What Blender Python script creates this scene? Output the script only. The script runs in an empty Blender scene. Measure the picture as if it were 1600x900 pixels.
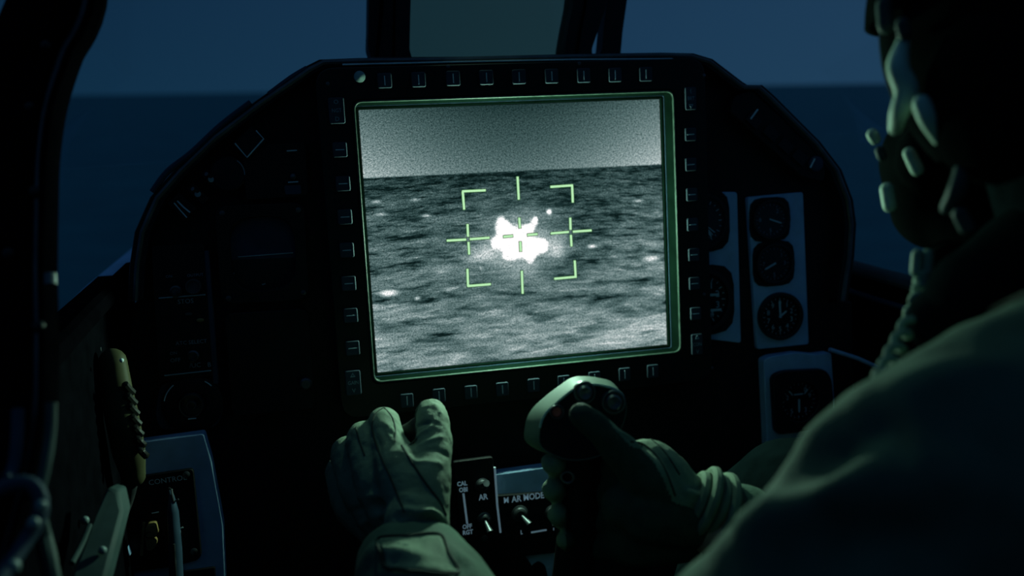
import bpy, math, random
import numpy as np
from mathutils import Vector, Matrix
from mathutils.bvhtree import BVHTree

random.seed(7); rng = np.random.default_rng(7)
sc = bpy.context.scene
COL = sc.collection
F = 1400.0                      # focal length in pixels of the 1600 px wide frame

# ------------------------------------------------------------------ camera
def nrm(v): return v / np.linalg.norm(v)
u_c = nrm(np.array([6508., 522., -1400.]))
v_c = np.array([-583., 10967., 1400.]); v_c = nrm(v_c - u_c * v_c.dot(u_c))
n_c = np.cross(u_c, v_c)
LEAN = math.radians(5)
u_w = np.array([1., 0, 0]); v_w = np.array([0, math.sin(LEAN), math.cos(LEAN)]); n_w = np.cross(u_w, v_w)
R = np.column_stack([u_w, v_w, n_w]) @ np.column_stack([u_c, v_c, n_c]).T     # camera -> world
def rayc(px, py): return np.array([(px - 800) / F, -(py - 450) / F, -1.0])
D0 = 1.1
ORG = np.array([0, 0, 0.85])                                                # centre of the display glass
CAM = ORG - R @ (rayc(805, 368) * D0)
TP = Matrix([[*np.column_stack([u_w, v_w, n_w])[i], ORG[i]] for i in range(3)] + [[0, 0, 0, 1]])   # panel -> world
cam = bpy.data.cameras.new('camera'); camo = bpy.data.objects.new('camera', cam); COL.objects.link(camo)
camo.matrix_world = Matrix([[*R[i], CAM[i]] for i in range(3)] + [[0, 0, 0, 1]])
cam.sensor_width = 36; cam.lens = F * 36 / 1600
cam.clip_start = 0.02; cam.clip_end = 100000
cam.dof.use_dof = True; cam.dof.focus_distance = 0.97; cam.dof.aperture_fstop = 3.0
sc.camera = camo
UP_C = np.cross(rayc(1400, 128), rayc(100, 147)); UP_C = UP_C if UP_C[1] > 0 else -UP_C
UPW = nrm(R @ UP_C)                                                          # gravity up (the aircraft is banked a little)

def C(px, py, d): return Vector(CAM + R @ (rayc(px, py) * d))                 # point at depth d
def PL(px, py, c=0.0):                                                        # pixel -> panel coords on plane c
    o = Vector(CAM); r = Vector(R @ rayc(px, py)); Mi = TP.inverted()
    ol = Mi @ o; rl = Mi.to_3x3() @ r
    t = (c - ol.z) / rl.z
    p = ol + rl * t
    return (p.x, p.y)
def on_x(px, py, x0):
    r = R @ rayc(px, py); t = (x0 - CAM[0]) / r[0]
    return Vector(CAM + r * t)
PXM = D0 / F

# ------------------------------------------------------------------ world, lights, exposure
w = bpy.data.worlds.new('night_sky'); sc.world = w; w.use_nodes = True
nt = w.node_tree; nt.nodes.clear()
out = nt.nodes.new('ShaderNodeOutputWorld'); bg = nt.nodes.new('ShaderNodeBackground')
tc = nt.nodes.new('ShaderNodeTexCoord')
def vdot(vec, axis):
    d = nt.nodes.new('ShaderNodeVectorMath'); d.operation = 'DOT_PRODUCT'
    nt.links.new(vec, d.inputs[0]); d.inputs[1].default_value = tuple(axis); return d.outputs['Value']
el = vdot(tc.outputs['Generated'], UPW)
azv = nrm(R @ np.array([1., 0, 0.0])); az = vdot(tc.outputs['Generated'], azv)
ns = nt.nodes.new('ShaderNodeTexNoise'); ns.inputs['Scale'].default_value = 2.2; ns.inputs['Detail'].default_value = 3
nt.links.new(tc.outputs['Generated'], ns.inputs['Vector'])
r1 = nt.nodes.new('ShaderNodeValToRGB'); e = r1.color_ramp
e.elements[0].position = 0.0; e.elements[0].color = (.0040, .025, .055, 1)
e.elements[1].position = 0.16; e.elements[1].color = (.0035, .019, .048, 1)
x = e.elements.new(.42); x.color = (.009, .032, .068, 1)
x = e.elements.new(1.0); x.color = (.012, .042, .088, 1)
nt.links.new(el, r1.inputs['Fac'])
r2 = nt.nodes.new('ShaderNodeValToRGB'); e = r2.color_ramp
e.elements[0].position = 0.0; e.elements[0].color = (.0135, .048, .097, 1)
e.elements[1].position = 0.16; e.elements[1].color = (.0125, .043, .092, 1)
x = e.elements.new(.42); x.color = (.009, .032, .068, 1)
x = e.elements.new(1.0); x.color = (.012, .042, .088, 1)
nt.links.new(el, r2.inputs['Fac'])
mr = nt.nodes.new('ShaderNodeMapRange'); mr.inputs['From Min'].default_value = -.55; mr.inputs['From Max'].default_value = .35
nt.links.new(az, mr.inputs['Value'])
mx = nt.nodes.new('ShaderNodeMix'); mx.data_type = 'RGBA'
nt.links.new(mr.outputs[0], mx.inputs[0]); nt.links.new(r1.outputs[0], mx.inputs[6]); nt.links.new(r2.outputs[0], mx.inputs[7])
nt.links.new(mx.outputs[2], bg.inputs['Color']); nt.links.new(bg.outputs[0], out.inputs[0])
bg.inputs['Strength'].default_value = 1.0

def plamp(name, loc, power, col, r=0.01):
    l = bpy.data.lights.new(name, 'POINT'); l.energy = power; l.color = col; l.shadow_soft_size = r
    o = bpy.data.objects.new(name, l); COL.objects.link(o); o.location = loc; return o
# lamp added to boost the display's glow, at the white-hot middle of its picture
gl = PL(812, 378, 0.014)
plamp('display_glow', TP @ Vector((gl[0], gl[1], 0.014)), 7.8, (.56, 1.0, .72), 0.012)

# added green fill spot, out of view above the hood, brightens the pilot
LAMP = C(690, -260, 1.06)
l = bpy.data.lights.new('added_fill_light', 'SPOT'); l.energy = 2.0; l.color = (.50, 1.0, .66); l.spot_size = math.radians(75); l.spot_blend = .6; l.shadow_soft_size = .012
lo = bpy.data.objects.new('added_fill_light', l); COL.objects.link(lo); lo.location = LAMP
lo.rotation_euler = (C(1150, 620, .62) - LAMP).to_track_quat('-Z', 'Y').to_euler()

sc.view_settings.view_transform = 'Standard'; sc.view_settings.look = 'None'
sc.view_settings.exposure = 0; sc.view_settings.gamma = 1; sc.view_settings.use_curve_mapping = False
sc.cycles.max_bounces = 8; sc.cycles.transparent_max_bounces = 16
sc.cycles.sample_clamp_indirect = 1.0

# ------------------------------------------------------------------ mesh tools
class MB:
    def __init__(s, frame=None):
        s.v = []; s.f = []; s.M = frame if frame is not None else Matrix.Identity(4)
    def add(s, vs, fs, M=None):
        b = len(s.v); T = s.M @ M if M is not None else s.M
        s.v += [T @ Vector(p) for p in vs]; s.f += [[b + i for i in f] for f in fs]; return s
    def prism(s, pts, z0, z1, M=None):
        n = len(pts); vs = [(p[0], p[1], z0) for p in pts] + [(p[0], p[1], z1) for p in pts]
        fs = [list(range(n))[::-1], list(range(n, 2 * n))] + [[i, (i + 1) % n, n + (i + 1) % n, n + i] for i in range(n)]
        if area(pts) < 0: fs = [f[::-1] for f in fs]
        return s.add(vs, fs, M)
    def ringp(s, outer, inner, z0, z1, M=None, zi=None):
        n = len(outer); zi = z1 if zi is None else zi
        vs = [(*p[:2], z0) for p in outer] + [(*p[:2], z1) for p in outer] + [(*p[:2], zi) for p in inner] + [(*p[:2], z0) for p in inner]
        fs = []
        for i in range(n):
            j = (i + 1) % n
            for a in range(4):
                b = (a + 1) % 4
                fs.append([a * n + i, a * n + j, b * n + j, b * n + i])
        if area(outer) < 0: fs = [f[::-1] for f in fs]
        return s.add(vs, fs, M)
    def box(s, cx, cy, cz, sx, sy, sz, rot=0, M=None):
        T = Matrix.Translation((cx, cy, cz)) @ Matrix.Rotation(rot, 4, 'Z')
        if M is not None: T = M @ T
        return s.prism([(-sx / 2, -sy / 2), (sx / 2, -sy / 2), (sx / 2, sy / 2), (-sx / 2, sy / 2)], -sz / 2, sz / 2, T)
    def lathe(s, prof, n=32, M=None):
        vs = []; fs = []; m = len(prof)
        for r, z in prof:
            for i in range(n):
                a = 2 * math.pi * i / n; vs.append((r * math.cos(a), r * math.sin(a), z))
        for k in range(m - 1):
            for i in range(n):
                j = (i + 1) % n; fs.append([k * n + i, k * n + j, (k + 1) * n + j, (k + 1) * n + i])
        fs.append(list(range(n))[::-1]); fs.append([(m - 1) * n + i for i in range(n)])
        return s.add(vs, fs, M)
    def tube(s, pts, r, n=10, cap=True, flat=1.0, up=None, M=None):
        pts = [Vector(p) for p in pts]; m = len(pts)
        rs = r if isinstance(r, (list, tuple)) else [r] * m
        vs = []; fs = []; prev = None
        for k in range(m):
            t = (pts[min(k + 1, m - 1)] - pts[max(k - 1, 0)]).normalized()
            if up is not None: a = Vector(up).cross(t)
            elif prev is None: a = t.orthogonal()
            else: a = prev - t * prev.dot(t)
            a.normalize(); b = t.cross(a); prev = a
            for i in range(n):
                q = 2 * math.pi * i / n
                vs.append(pts[k] + a * (rs[k] * math.cos(q)) + b * (rs[k] * flat * math.sin(q)))
        for k in range(m - 1):
            for i in range(n):
                j = (i + 1) % n; fs.append([k * n + i, k * n + j, (k + 1) * n + j, (k + 1) * n + i])
        if cap: fs.append(list(range(n))[::-1]); fs.append([(m - 1) * n + i for i in range(n)])
        return s.add(vs, fs, M)
    def chain(s, pr, n=20, flat=1.0, up=None, step=6):
        """tapering limb with rounded ends through (point, radius) pairs"""
        P = [Vector(p) for p, _ in pr]; Rr = [r for _, r in pr]
        q = smooth_path(P, step); m = len(q); rr = []
        for k in range(m):
            x = k / (m - 1) * (len(P) - 1); i = min(int(x), len(P) - 2); t = x - i; t = t * t * (3 - 2 * t)
            rr.append(Rr[i] * (1 - t) + Rr[i + 1] * t)
        t0 = (q[0] - q[1]).normalized(); t1 = (q[-1] - q[-2]).normalized()
        pre = [(q[0] + t0 * rr[0] * math.sin(a), rr[0] * math.cos(a)) for a in (1.5, 1.2, .8, .4)]
        post = [(q[-1] + t1 * rr[-1] * math.sin(a), rr[-1] * math.cos(a)) for a in (.4, .8, 1.2, 1.5)]
        al = pre + list(zip(q, rr)) + post
        return s.tube([a for a, _ in al], [b for _, b in al], n, True, flat, up)
    def sphere(s, c, rx, ry=None, rz=None, n=20, m=12, M=None):
        ry = ry or rx; rz = rz or rx
        prof = []; vs = []; fs = []
        for k in range(m + 1):
            th = math.pi * (k + .02) / (m + .04)
            for i in range(n):
                a = 2 * math.pi * i / n
                vs.append((c[0] + rx * math.sin(th) * math.cos(a), c[1] + ry * math.sin(th) * math.sin(a), c[2] - rz * math.cos(th)))
        for k in range(m):
            for i in range(n):
                j = (i + 1) % n; fs.append([k * n + i, k * n + j, (k + 1) * n + j, (k + 1) * n + i])
        fs.append(list(range(n))[::-1]); fs.append([m * n + i for i in range(n)])
        return s.add(vs, fs, M)

def area(p): return sum(p[i][0] * p[(i + 1) % len(p)][1] - p[(i + 1) % len(p)][0] * p[i][1] for i in range(len(p)))
def smooth_path(P, step=6, closed=False):
    P = [Vector(p) for p in P]; out = []; n = len(P)
    rngk = n if closed else n - 1
    for i in range(rngk):
        if closed: a, b, c, d = P[(i - 1) % n], P[i], P[(i + 1) % n], P[(i + 2) % n]
        else: a, b, c, d = P[max(i - 1, 0)], P[i], P[i + 1], P[min(i + 2, n - 1)]
        for k in range(step):
            t = k / step
            out.append(.5 * ((2 * b) + (c - a) * t + (2 * a - 5 * b + 4 * c - d) * t * t + (3 * b - a - 3 * c + d) * t ** 3))
    if not closed: out.append(P[-1])
    return out
def rpoly(pts, r, n=5):
    """round the corners of a 2-D polygon"""
    out = []; m = len(pts)
    rr = r if isinstance(r, (list, tuple)) else [r] * m
    for i in range(m):
        p = Vector(pts[i]).to_2d(); a = Vector(pts[i - 1]).to_2d(); b = Vector(pts[(i + 1) % m]).to_2d()
        da = (a - p); db = (b - p); k = min(rr[i], da.length * .45, db.length * .45)
        s0 = p + da.normalized() * k; s1 = p + db.normalized() * k
        for j in range(n + 1):
            t = j / n; out.append(tuple((1 - t) ** 2 * s0 + 2 * t * (1 - t) * p + t * t * s1))
    return out
def rrect(cx, cy, sx, sy, r, n=4, rot=0):
    p = rpoly([(-sx / 2, -sy / 2), (sx / 2, -sy / 2), (sx / 2, sy / 2), (-sx / 2, sy / 2)], r, n)
    c, s = math.cos(rot), math.sin(rot)
    return [(cx + x * c - y * s, cy + x * s + y * c) for x, y in p]
def PLs(pts, c=0.0): return [PL(x, y, c) for x, y in pts]

def mesh_from(mb, name, inv, smooth=35):
    me = bpy.data.meshes.new(name)
    me.from_pydata([tuple(inv @ v) for v in mb.v], [], mb.f); me.validate(); me.update()
    if smooth:
        me.polygons.foreach_set('use_smooth', [True] * len(me.polygons))
        me.set_sharp_from_angle(angle=math.radians(smooth))
    return me
def tag(o, label=None, cat=None, group=None, kind=None):
    if label: o['label'] = label
    if cat: o['category'] = cat
    if group: o['group'] = group
    if kind: o['kind'] = kind
    return o
WM = {}                                                     # world matrices of what is built
def wmat(o): return WM[o.name]
def thing(name, loc, label, cat, group=None, panel=True):
    """an Empty at the thing's base; loc in panel coords when panel"""
    o = bpy.data.objects.new(name, None); COL.objects.link(o); o.empty_display_size = .02
    M = TP @ Matrix.Translation(loc) if panel else Matrix.Translation(loc)
    o.matrix_world = M; WM[o.name] = M.copy()
    return tag(o, label, cat, group)
def obj(name, mb, mat, parent=None, smooth=35, bevel=0, seg=2, origin=None):
    if parent is not None: M = wmat(parent)
    else:
        if origin is None:
            a = np.array([tuple(v) for v in mb.v]); lo, hi = a.min(0), a.max(0)
            origin = Vector(((lo[0] + hi[0]) / 2, (lo[1] + hi[1]) / 2, lo[2]))
        M = Matrix.Translation(origin)
    me = mesh_from(mb, name, M.inverted(), smooth)
    for m in (mat if isinstance(mat, (list, tuple)) else [mat]): me.materials.append(m)
    o = bpy.data.objects.new(name, me); COL.objects.link(o)
    if parent is not None: o.parent = parent
    else: o.matrix_world = M
    WM[o.name] = M.copy()
    if bevel:
        b = o.modifiers.new('bevel', 'BEVEL'); b.width = bevel; b.segments = seg; b.limit_method = 'ANGLE'; b.angle_limit = .6
    return o
def struct(name, mb, mat, **k):
    return tag(obj(name, mb, mat, **k), kind='structure')

def text_into(mb, s, a, b, c, size, rot=0, M=None, align='CENTER', bold=0.0, sx=1.0):
    cu = bpy.data.curves.new('t', 'FONT'); cu.body = s; cu.size = size; cu.align_x = align; cu.align_y = 'CENTER'
    cu.offset = bold; cu.resolution_u = 2
    o = bpy.data.objects.new('t', cu); COL.objects.link(o)
    dg = bpy.context.evaluated_depsgraph_get(); me = o.evaluated_get(dg).to_mesh()
    vs = [tuple(v.co) for v in me.vertices]; fs = [list(p.vertices) for p in me.polygons]
    o.evaluated_get(dg).to_mesh_clear()
    bpy.data.objects.remove(o); bpy.data.curves.remove(cu)
    T = Matrix.Translation((a, b, c)) @ Matrix.Rotation(rot, 4, 'Z') @ Matrix.Diagonal((sx, 1, 1, 1))
    if M is not None: T = M @ T
    mb.add(vs, fs, T)

# ------------------------------------------------------------------ materials
def lin(*c):
    f = lambda x: (x / 12.92 if x <= .04045 else ((x + .055) / 1.055) ** 2.4)
    return tuple(f(x / 255) for x in c) + (1,)
def mat(name, col, rough=.5, metal=0.0, spec=.5, var=.25, scale=40, bump=0.0, bscale=300, emit=None, es=1, rvar=.15, sheen=0):
    m = bpy.data.materials.new(name); m.use_nodes = True; n = m.node_tree; b = n.nodes['Principled BSDF']
    b.inputs['Metallic'].default_value = metal; b.inputs['Specular IOR Level'].default_value = spec
    t = n.nodes.new('ShaderNodeTexCoord')
    z = n.nodes.new('ShaderNodeTexNoise'); z.inputs['Scale'].default_value = scale; z.inputs['Detail'].default_value = 5
    n.links.new(t.outputs['Object'], z.inputs['Vector'])
    r = n.nodes.new('ShaderNodeValToRGB'); r.color_ramp.elements[0].position = .3; r.color_ramp.elements[1].position = .7
    col = tuple(col[:3])
    r.color_ramp.elements[0].color = (*[c * (1 - var) for c in col], 1); r.color_ramp.elements[1].color = (*[min(1, c * (1 + var)) for c in col], 1)
    n.links.new(z.outputs['Fac'], r.inputs['Fac']); n.links.new(r.outputs[0], b.inputs['Base Color'])
    q = n.nodes.new('ShaderNodeMapRange'); q.inputs['To Min'].default_value = max(.03, rough - rvar); q.inputs['To Max'].default_value = min(1, rough + rvar)
    n.links.new(z.outputs['Fac'], q.inputs['Value']); n.links.new(q.outputs[0], b.inputs['Roughness'])
    if bump:
        k = n.nodes.new('ShaderNodeTexNoise'); k.inputs['Scale'].default_value = bscale; k.inputs['Detail'].default_value = 3
        n.links.new(t.outputs['Object'], k.inputs['Vector'])
        bp = n.nodes.new('ShaderNodeBump'); bp.inputs['Strength'].default_value = bump; bp.inputs['Distance'].default_value = .001
        n.links.new(k.outputs['Fac'], bp.inputs['Height']); n.links.new(bp.outputs[0], b.inputs['Normal'])
    if emit:
        b.inputs['Emission Color'].default_value = (*emit[:3], 1); b.inputs['Emission Strength'].default_value = es
    if sheen: b.inputs['Sheen Weight'].default_value = sheen; b.inputs['Sheen Roughness'].default_value = .5
    return m
M_BLACK = mat('black_crackle_paint', (.008, .008, .009), .6, spec=.25, bump=.4, bscale=900)
M_SHIELD = mat('black_glareshield_vinyl', (.006, .007, .009), .55, spec=.3, bump=.3, bscale=600)
M_BEZEL = mat('black_bezel_plastic', (.007, .009, .009), .5, spec=.25, bump=.2, bscale=900)
M_WELL = mat('dark_green_bezel_well', (.002, .006, .004), .7, spec=.0)
M_RIM = mat('worn_green_rim', (.032, .055, .042), .5, spec=.25, var=.4, scale=120)
M_BTN = mat('charcoal_button', (.036, .055, .075), .6, spec=.15, var=.2)
M_LEG = mat('pale_legend_paint', (.75, .85, .92), .6, spec=.2, var=.15)
M_LEGD = mat('dim_legend_paint', (.34, .42, .47), .6, spec=.2, var=.2)
M_PLATE = mat('blue_grey_panel_paint', (.38, .56, .82), .5, spec=.25, var=.12, bump=.2, bscale=500)
M_PLATED = mat('dark_blue_grey_paint', (.03, .055, .09), .6, spec=.15, var=.15)
M_DIAL = mat('matt_black_dial', (.008, .010, .013), .5, spec=.3)
M_METAL = mat('worn_steel', (.14, .15, .16), .5, metal=1, var=.25, scale=90)
M_DMETAL = mat('dark_gunmetal', (.10, .11, .12), .4, metal=.6, var=.3)
M_FRAME = mat('black_canopy_frame_paint', (.002, .002, .003), .9, spec=.0, var=.4, scale=25, bump=.3, bscale=80)
M_GREENMET = mat('grey_green_painted_metal', (.045, .075, .075), .6, spec=.15, var=.2)
M_SUIT = mat('olive_flight_suit_cloth', (.062, .11, .08), .85, spec=.15, var=.2, scale=30, bump=.6, bscale=500, sheen=.04)
M_GLOVE = mat('sage_glove_cloth', (.155, .215, .15), .8, spec=.2, var=.18, scale=60, bump=.7, bscale=900, sheen=.04)
M_LEATHER = mat('shaded_palm_leather', (.034, .058, .044), .8, spec=.15, var=.2, scale=90, bump=.8, bscale=500)  # palm leather, darkened so its shade sits in the colour
M_SEAM = mat('dark_seam_thread', (.025, .035, .03), .8, spec=.2)
M_FIT = mat('pale_fitting_highlight', (.50, .66, .54), .6, spec=.3, var=.15)  # pale head fittings; also colours the highlights on visor edge and stick
M_SKIN = mat('skin', (.45, .28, .2), .5, spec=.4, var=.08)
M_HELM = mat('shade_black_shell', (.004, .006, .006), .8, spec=.0, var=.15, bump=.1)  # near-black puts the shade of the unlit side into the shell colour
M_RUB = mat('dark_mask_rubber', (.004, .006, .006), .8, spec=.0, var=.2)
M_CORD = mat('pale_green_cord_cover', (.20, .30, .23), .6, spec=.3)
M_YEL = mat('mustard_yellow_paint', (.075, .072, .035), .6, spec=.2, var=.2)
M_YBLK = mat('black_stripe_paint', (.012, .012, .010), .55, spec=.3)
M_OCH = mat('ochre_tag', (.30, .20, .075), .55, spec=.3, var=.2)
M_RED = mat('dull_red_button', (.5, .10, .07), .5, spec=.3)
M_TROU = mat('shade_dark_cloth', (.004, .008, .009), .95, spec=.0, bump=.5, bscale=400)  # near-black puts shade into the colour of legs and neck covers
M_SEAT = mat('dark_seat_fabric', (.02, .024, .02), .9, spec=.1)
M_LEGB = mat('glowing_legend_paint', (.75, .85, .92), .6, spec=.2, var=.15, emit=(.30, .48, .62), es=.16)  # faint emission added so the centre lettering reads brighter
M_GLINT = mat('painted_bolt_glint', (.20, .27, .27), .4, spec=.4)  # pale colour standing for the glint on bolt heads
M_WALL = mat('black_tub_paint', (.003, .0035, .005), .95, spec=.0, var=.3, bump=.3, bscale=200)
M_BALL = mat('dark_blue_attitude_ball', (.012, .025, .06), .45, spec=.5)

def glass(name, tint, refl=.03, rough=.05):
    m = bpy.data.materials.new(name); m.use_nodes = True; n = m.node_tree; n.nodes.clear()
    o = n.nodes.new('ShaderNodeOutputMaterial'); t = n.nodes.new('ShaderNodeBsdfTransparent'); t.inputs[0].default_value = (*tint, 1)
    g = n.nodes.new('ShaderNodeBsdfGlossy'); g.inputs['Roughness'].default_value = rough; g.inputs[0].default_value = (.8, .9, 1, 1)
    fr = n.nodes.new('ShaderNodeFresnel'); fr.inputs['IOR'].default_value = 1.3
    mm = n.nodes.new('ShaderNodeMath'); mm.operation = 'MULTIPLY'; mm.inputs[1].default_value = refl / .017
    n.links.new(fr.outputs[0], mm.inputs[0]); mm.use_clamp = True
    x = n.nodes.new('ShaderNodeMixShader'); n.links.new(mm.outputs[0], x.inputs[0]); n.links.new(t.outputs[0], x.inputs[1]); n.links.new(g.outputs[0], x.inputs[2])
    n.links.new(x.outputs[0], o.inputs[0]); return m
M_HUD = glass('hud_combiner_glass', (.92, .86, .68), .012)
M_CAN = glass('canopy_perspex', (.98, .99, 1), .0008)
M_DGLASS = glass('dial_glass', (.95, .97, .98), .006, .1)

# ------------------------------------------------------------------ the sea
g = Vector(UPW); ax = Vector(R @ np.array([0, 0, -1.0])); ax = (ax - g * ax.dot(g)).normalized(); ay = g.cross(ax)
mb = MB(); base = Vector(CAM) - g * 90
ringr = [0, 60, 150, 400, 1200, 4000, 12000, 60000]; nseg = 48; vs = []; fs = []
for r in ringr[1:]:
    for i in range(nseg):
        a = 2 * math.pi * i / nseg; vs.append(base + ax * (r * math.cos(a)) + ay * (r * math.sin(a)))
fs.append(list(range(nseg)))
for k in range(len(ringr) - 2):
    for i in range(nseg):
        j = (i + 1) % nseg; fs.append([k * nseg + i, (k + 1) * nseg + i, (k + 1) * nseg + j, k * nseg + j])
mb.add(vs, fs)
m = bpy.data.materials.new('night_sea_water'); m.use_nodes = True; n = m.node_tree; b = n.nodes['Principled BSDF']
b.inputs['Roughness'].default_value = .5; b.inputs['Specular IOR Level'].default_value = .10
t = n.nodes.new('ShaderNodeTexCoord'); z = n.nodes.new('ShaderNodeTexNoise'); z.inputs['Scale'].default_value = .02; z.inputs['Detail'].default_value = 8
n.links.new(t.outputs['Object'], z.inputs['Vector']); r = n.nodes.new('ShaderNodeValToRGB')
r.color_ramp.elements[0].position = .35; r.color_ramp.elements[0].color = (.018, .15, .185, 1)
r.color_ramp.elements[1].position = .7; r.color_ramp.elements[1].color = (.028, .21, .25, 1)
n.links.new(z.outputs['Fac'], r.inputs['Fac']); n.links.new(r.outputs[0], b.inputs['Base Color'])
bp = n.nodes.new('ShaderNodeBump'); bp.inputs['Strength'].default_value = .4; bp.inputs['Distance'].default_value = 1
n.links.new(z.outputs['Fac'], bp.inputs['Height']); n.links.new(bp.outputs[0], b.inputs['Normal'])
sea = struct('sea', mb, m, smooth=0, origin=base)

# ------------------------------------------------------------------ cockpit tub
XL, XR = -.47, .56
def wallq(name, pts, thick, axis=Vector((1, 0, 0))):
    mb = MB(); n = len(pts); vs = [Vector(p) for p in pts] + [Vector(p) + axis * thick for p in pts]
    fs = [list(range(n)), list(range(n, 2 * n))[::-1]] + [[i, n + i, n + (i + 1) % n, (i + 1) % n] for i in range(n)]
    mb.add(vs, fs); return struct(name, mb, M_WALL)
sl = [on_x(206, 428, XL), on_x(150, 486, XL), on_x(95, 546, XL)]
dl = (sl[2] - sl[1]); sl.append(sl[2] + dl * 1.2); sl.append(Vector((XL, -2.0, sl[3].z)))
wallq('wall_left', sl + [Vector((XL, -2.0, 0)), Vector((XL, sl[0].y, 0))], -.04)
sr = [on_x(1326, 420, XR), on_x(1380, 436, XR), on_x(1440, 452, XR)]
sr.append(Vector((XR, -.7, sr[2].z - .01))); sr.append(Vector((XR, -2.0, sr[3].z)))
wallq('wall_right', sr + [Vector((XR, -2.0, 0)), Vector((XR, sr[0].y, 0))], .04)
mb = MB(); mb.box(.05, -.8, -.02, 1.2, 2.5, .04); struct('floor', mb, M_WALL)
mb = MB(); mb.box(.05, -2.0, .9, 1.3, .06, 1.9); struct('wall_back', mb, M_WALL)
mb = MB(); mb.box(.03, .08, .30, .92, .04, .6); struct('wall_front', mb, M_WALL)
# rails on the sills
mb = MB(); mb.tube([p + Vector((0.0, 0, .004)) for p in sl[:4]], .012, 10)
tag(obj('sill_rail', mb, M_FRAME), 'dark rail along the left cockpit sill below the side window', 'rail')
mb = MB(); mb.tube([p + Vector((-.004, 0, .006)) for p in sr[:4]], .011, 10, flat=.8)
M_BRN = mat('dull_brown_sealant', (.10, .10, .10), .7, spec=.2)
tag(obj('sill_rail', mb, M_BRN), 'dull grey-brown rail along the right cockpit sill beside the pilot', 'rail')
mb = MB(); mb.tube([p + Vector((-.014, 0, -.028)) for p in sr[:4]], .004, 8)
tag(obj('sill_trim', mb, M_PLATED), 'thin blue-grey trim line under the right sill rail', 'trim')

# outer skin of the nose seen past the left sill
mb = MB(); a0, a1, a2 = on_x(212, 408, XL - .05), on_x(155, 460, XL - .05), on_x(112, 505, XL - .05)
mb.tube([a0 + Vector((0, .1, .0)), a0, a1, a2], .019, 12)
tag(obj('fuselage_lip', mb, M_PLATE), 'blue-grey lip of the outer fuselage past the left sill', 'fuselage edge')

# canopy glass
mb = MB(); n1 = 72; vs = []; fs = []
prof = [(.40, .78, .0), (.30, .62, .25), (.05, .62, .52), (-.4, .62, .62), (-1.0, .62, .64), (-2.0, .62, .62)]
for (y, rx, h) in prof:
    for i in range(n1 + 1):
        a = math.pi * i / n1; vs.append((.045 - rx * math.cos(a), y, .92 + max(h, .02) * math.sin(a)))
for k in range(len(prof) - 1):
    for i in range(n1):
        fs.append([k * (n1 + 1) + i, k * (n1 + 1) + i + 1, (k + 1) * (n1 + 1) + i + 1, (k + 1) * (n1 + 1) + i])
mb.add(vs, fs)
can = obj('canopy_glass', mb, M_CAN, smooth=180); s_ = can.modifiers.new('s', 'SOLIDIFY'); s_.thickness = .006
tag(can, 'clear curved canopy glass over the whole cockpit', 'canopy')

# near canopy bow at the left edge
bow = [(96, -260, .76, 78), (92, -100, .74, 78), (87, 0, .72, 77), (58, 70, .71, 71), (36, 150, .70, 68), (25, 240, .68, 65), (24, 330, .66, 62), (24, 430, .64, 60), (26, 540, .62, 60), (24, 640, .60, 60), (10, 740, .58, 58), (-20, 850, .55, 58), (-60, 980, .52, 58)]
P_ = smooth_path([C(x, y, d) for x, y, d, h in bow], 5)
H_ = [np.interp(i / 5, range(len(bow)), [q[3] * q[2] for q in bow]) / F for i in range(len(P_))]
camr = Vector(R @ np.array([1., 0, 0])); camf = Vector(R @ np.array([0, 0, -1.]))
broot = thing('canopy_bow', C(24, 430, .80), 'thick black curved canopy bow filling the left edge of the view', 'canopy frame', panel=False)
def sweep(mb, path, prof):
    vs = []; fs = []
    for k, p in enumerate(path):
        t = (path[min(k + 1, len(path) - 1)] - path[max(k - 1, 0)]).normalized()
        f = camf - t * camf.dot(t); f.normalize(); s = t.cross(f)
        if s.dot(camr) < 0: s = -s
        for (a, b_) in prof(k): vs.append(p + s * a + f * b_)
    for k in range(len(path) - 1):
        n_ = len(prof(0))
        for i in range(n_):
            j = (i + 1) % n_; fs.append([k * n_ + i, k * n_ + j, (k + 1) * n_ + j, (k + 1) * n_ + i])
    n_ = len(prof(0)); fs.append(list(range(n_))[::-1]); fs.append([(len(path) - 1) * n_ + i for i in range(n_)])
    mb.add(vs, fs)
mb = MB(); sweep(mb, P_, lambda k: [(-H_[k], .0), (-H_[k] * .8, -.012), (H_[k] * .55, -.012), (H_[k] * .62, -.004), (H_[k] * .74, -.004), (H_[k] * .8, -.010), (H_[k] * .92, -.008), (H_[k], .0), (H_[k] * .93, .010), (-H_[k], .010)])
obj('frame', mb, M_FRAME, broot)
mb = MB(); off = []
for k, p in enumerate(P_):
    t = (P_[min(k + 1, len(P_) - 1)] - P_[max(k - 1, 0)]).normalized(); s = t.cross(camf).normalized(); s = s if s.dot(camr) > 0 else -s
    off.append(p + s * H_[k] * .68 - camf * .004)
mb.tube(off, .0035, 8); obj('seal_strip', mb, M_DMETAL, broot)
for (x, y, d) in [(72, 72, .698), (48, 168, .685), (14, 397, .634), (75, 10, .71), (55, 300, .655), (60, 510, .615)]:
    mb = MB(); p = C(x, y, d); mb.sphere((0, 0, 0), .0045, M=Matrix.Translation(p), n=12, m=8)
    obj('rivet', mb, M_DIAL, broot)

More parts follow.
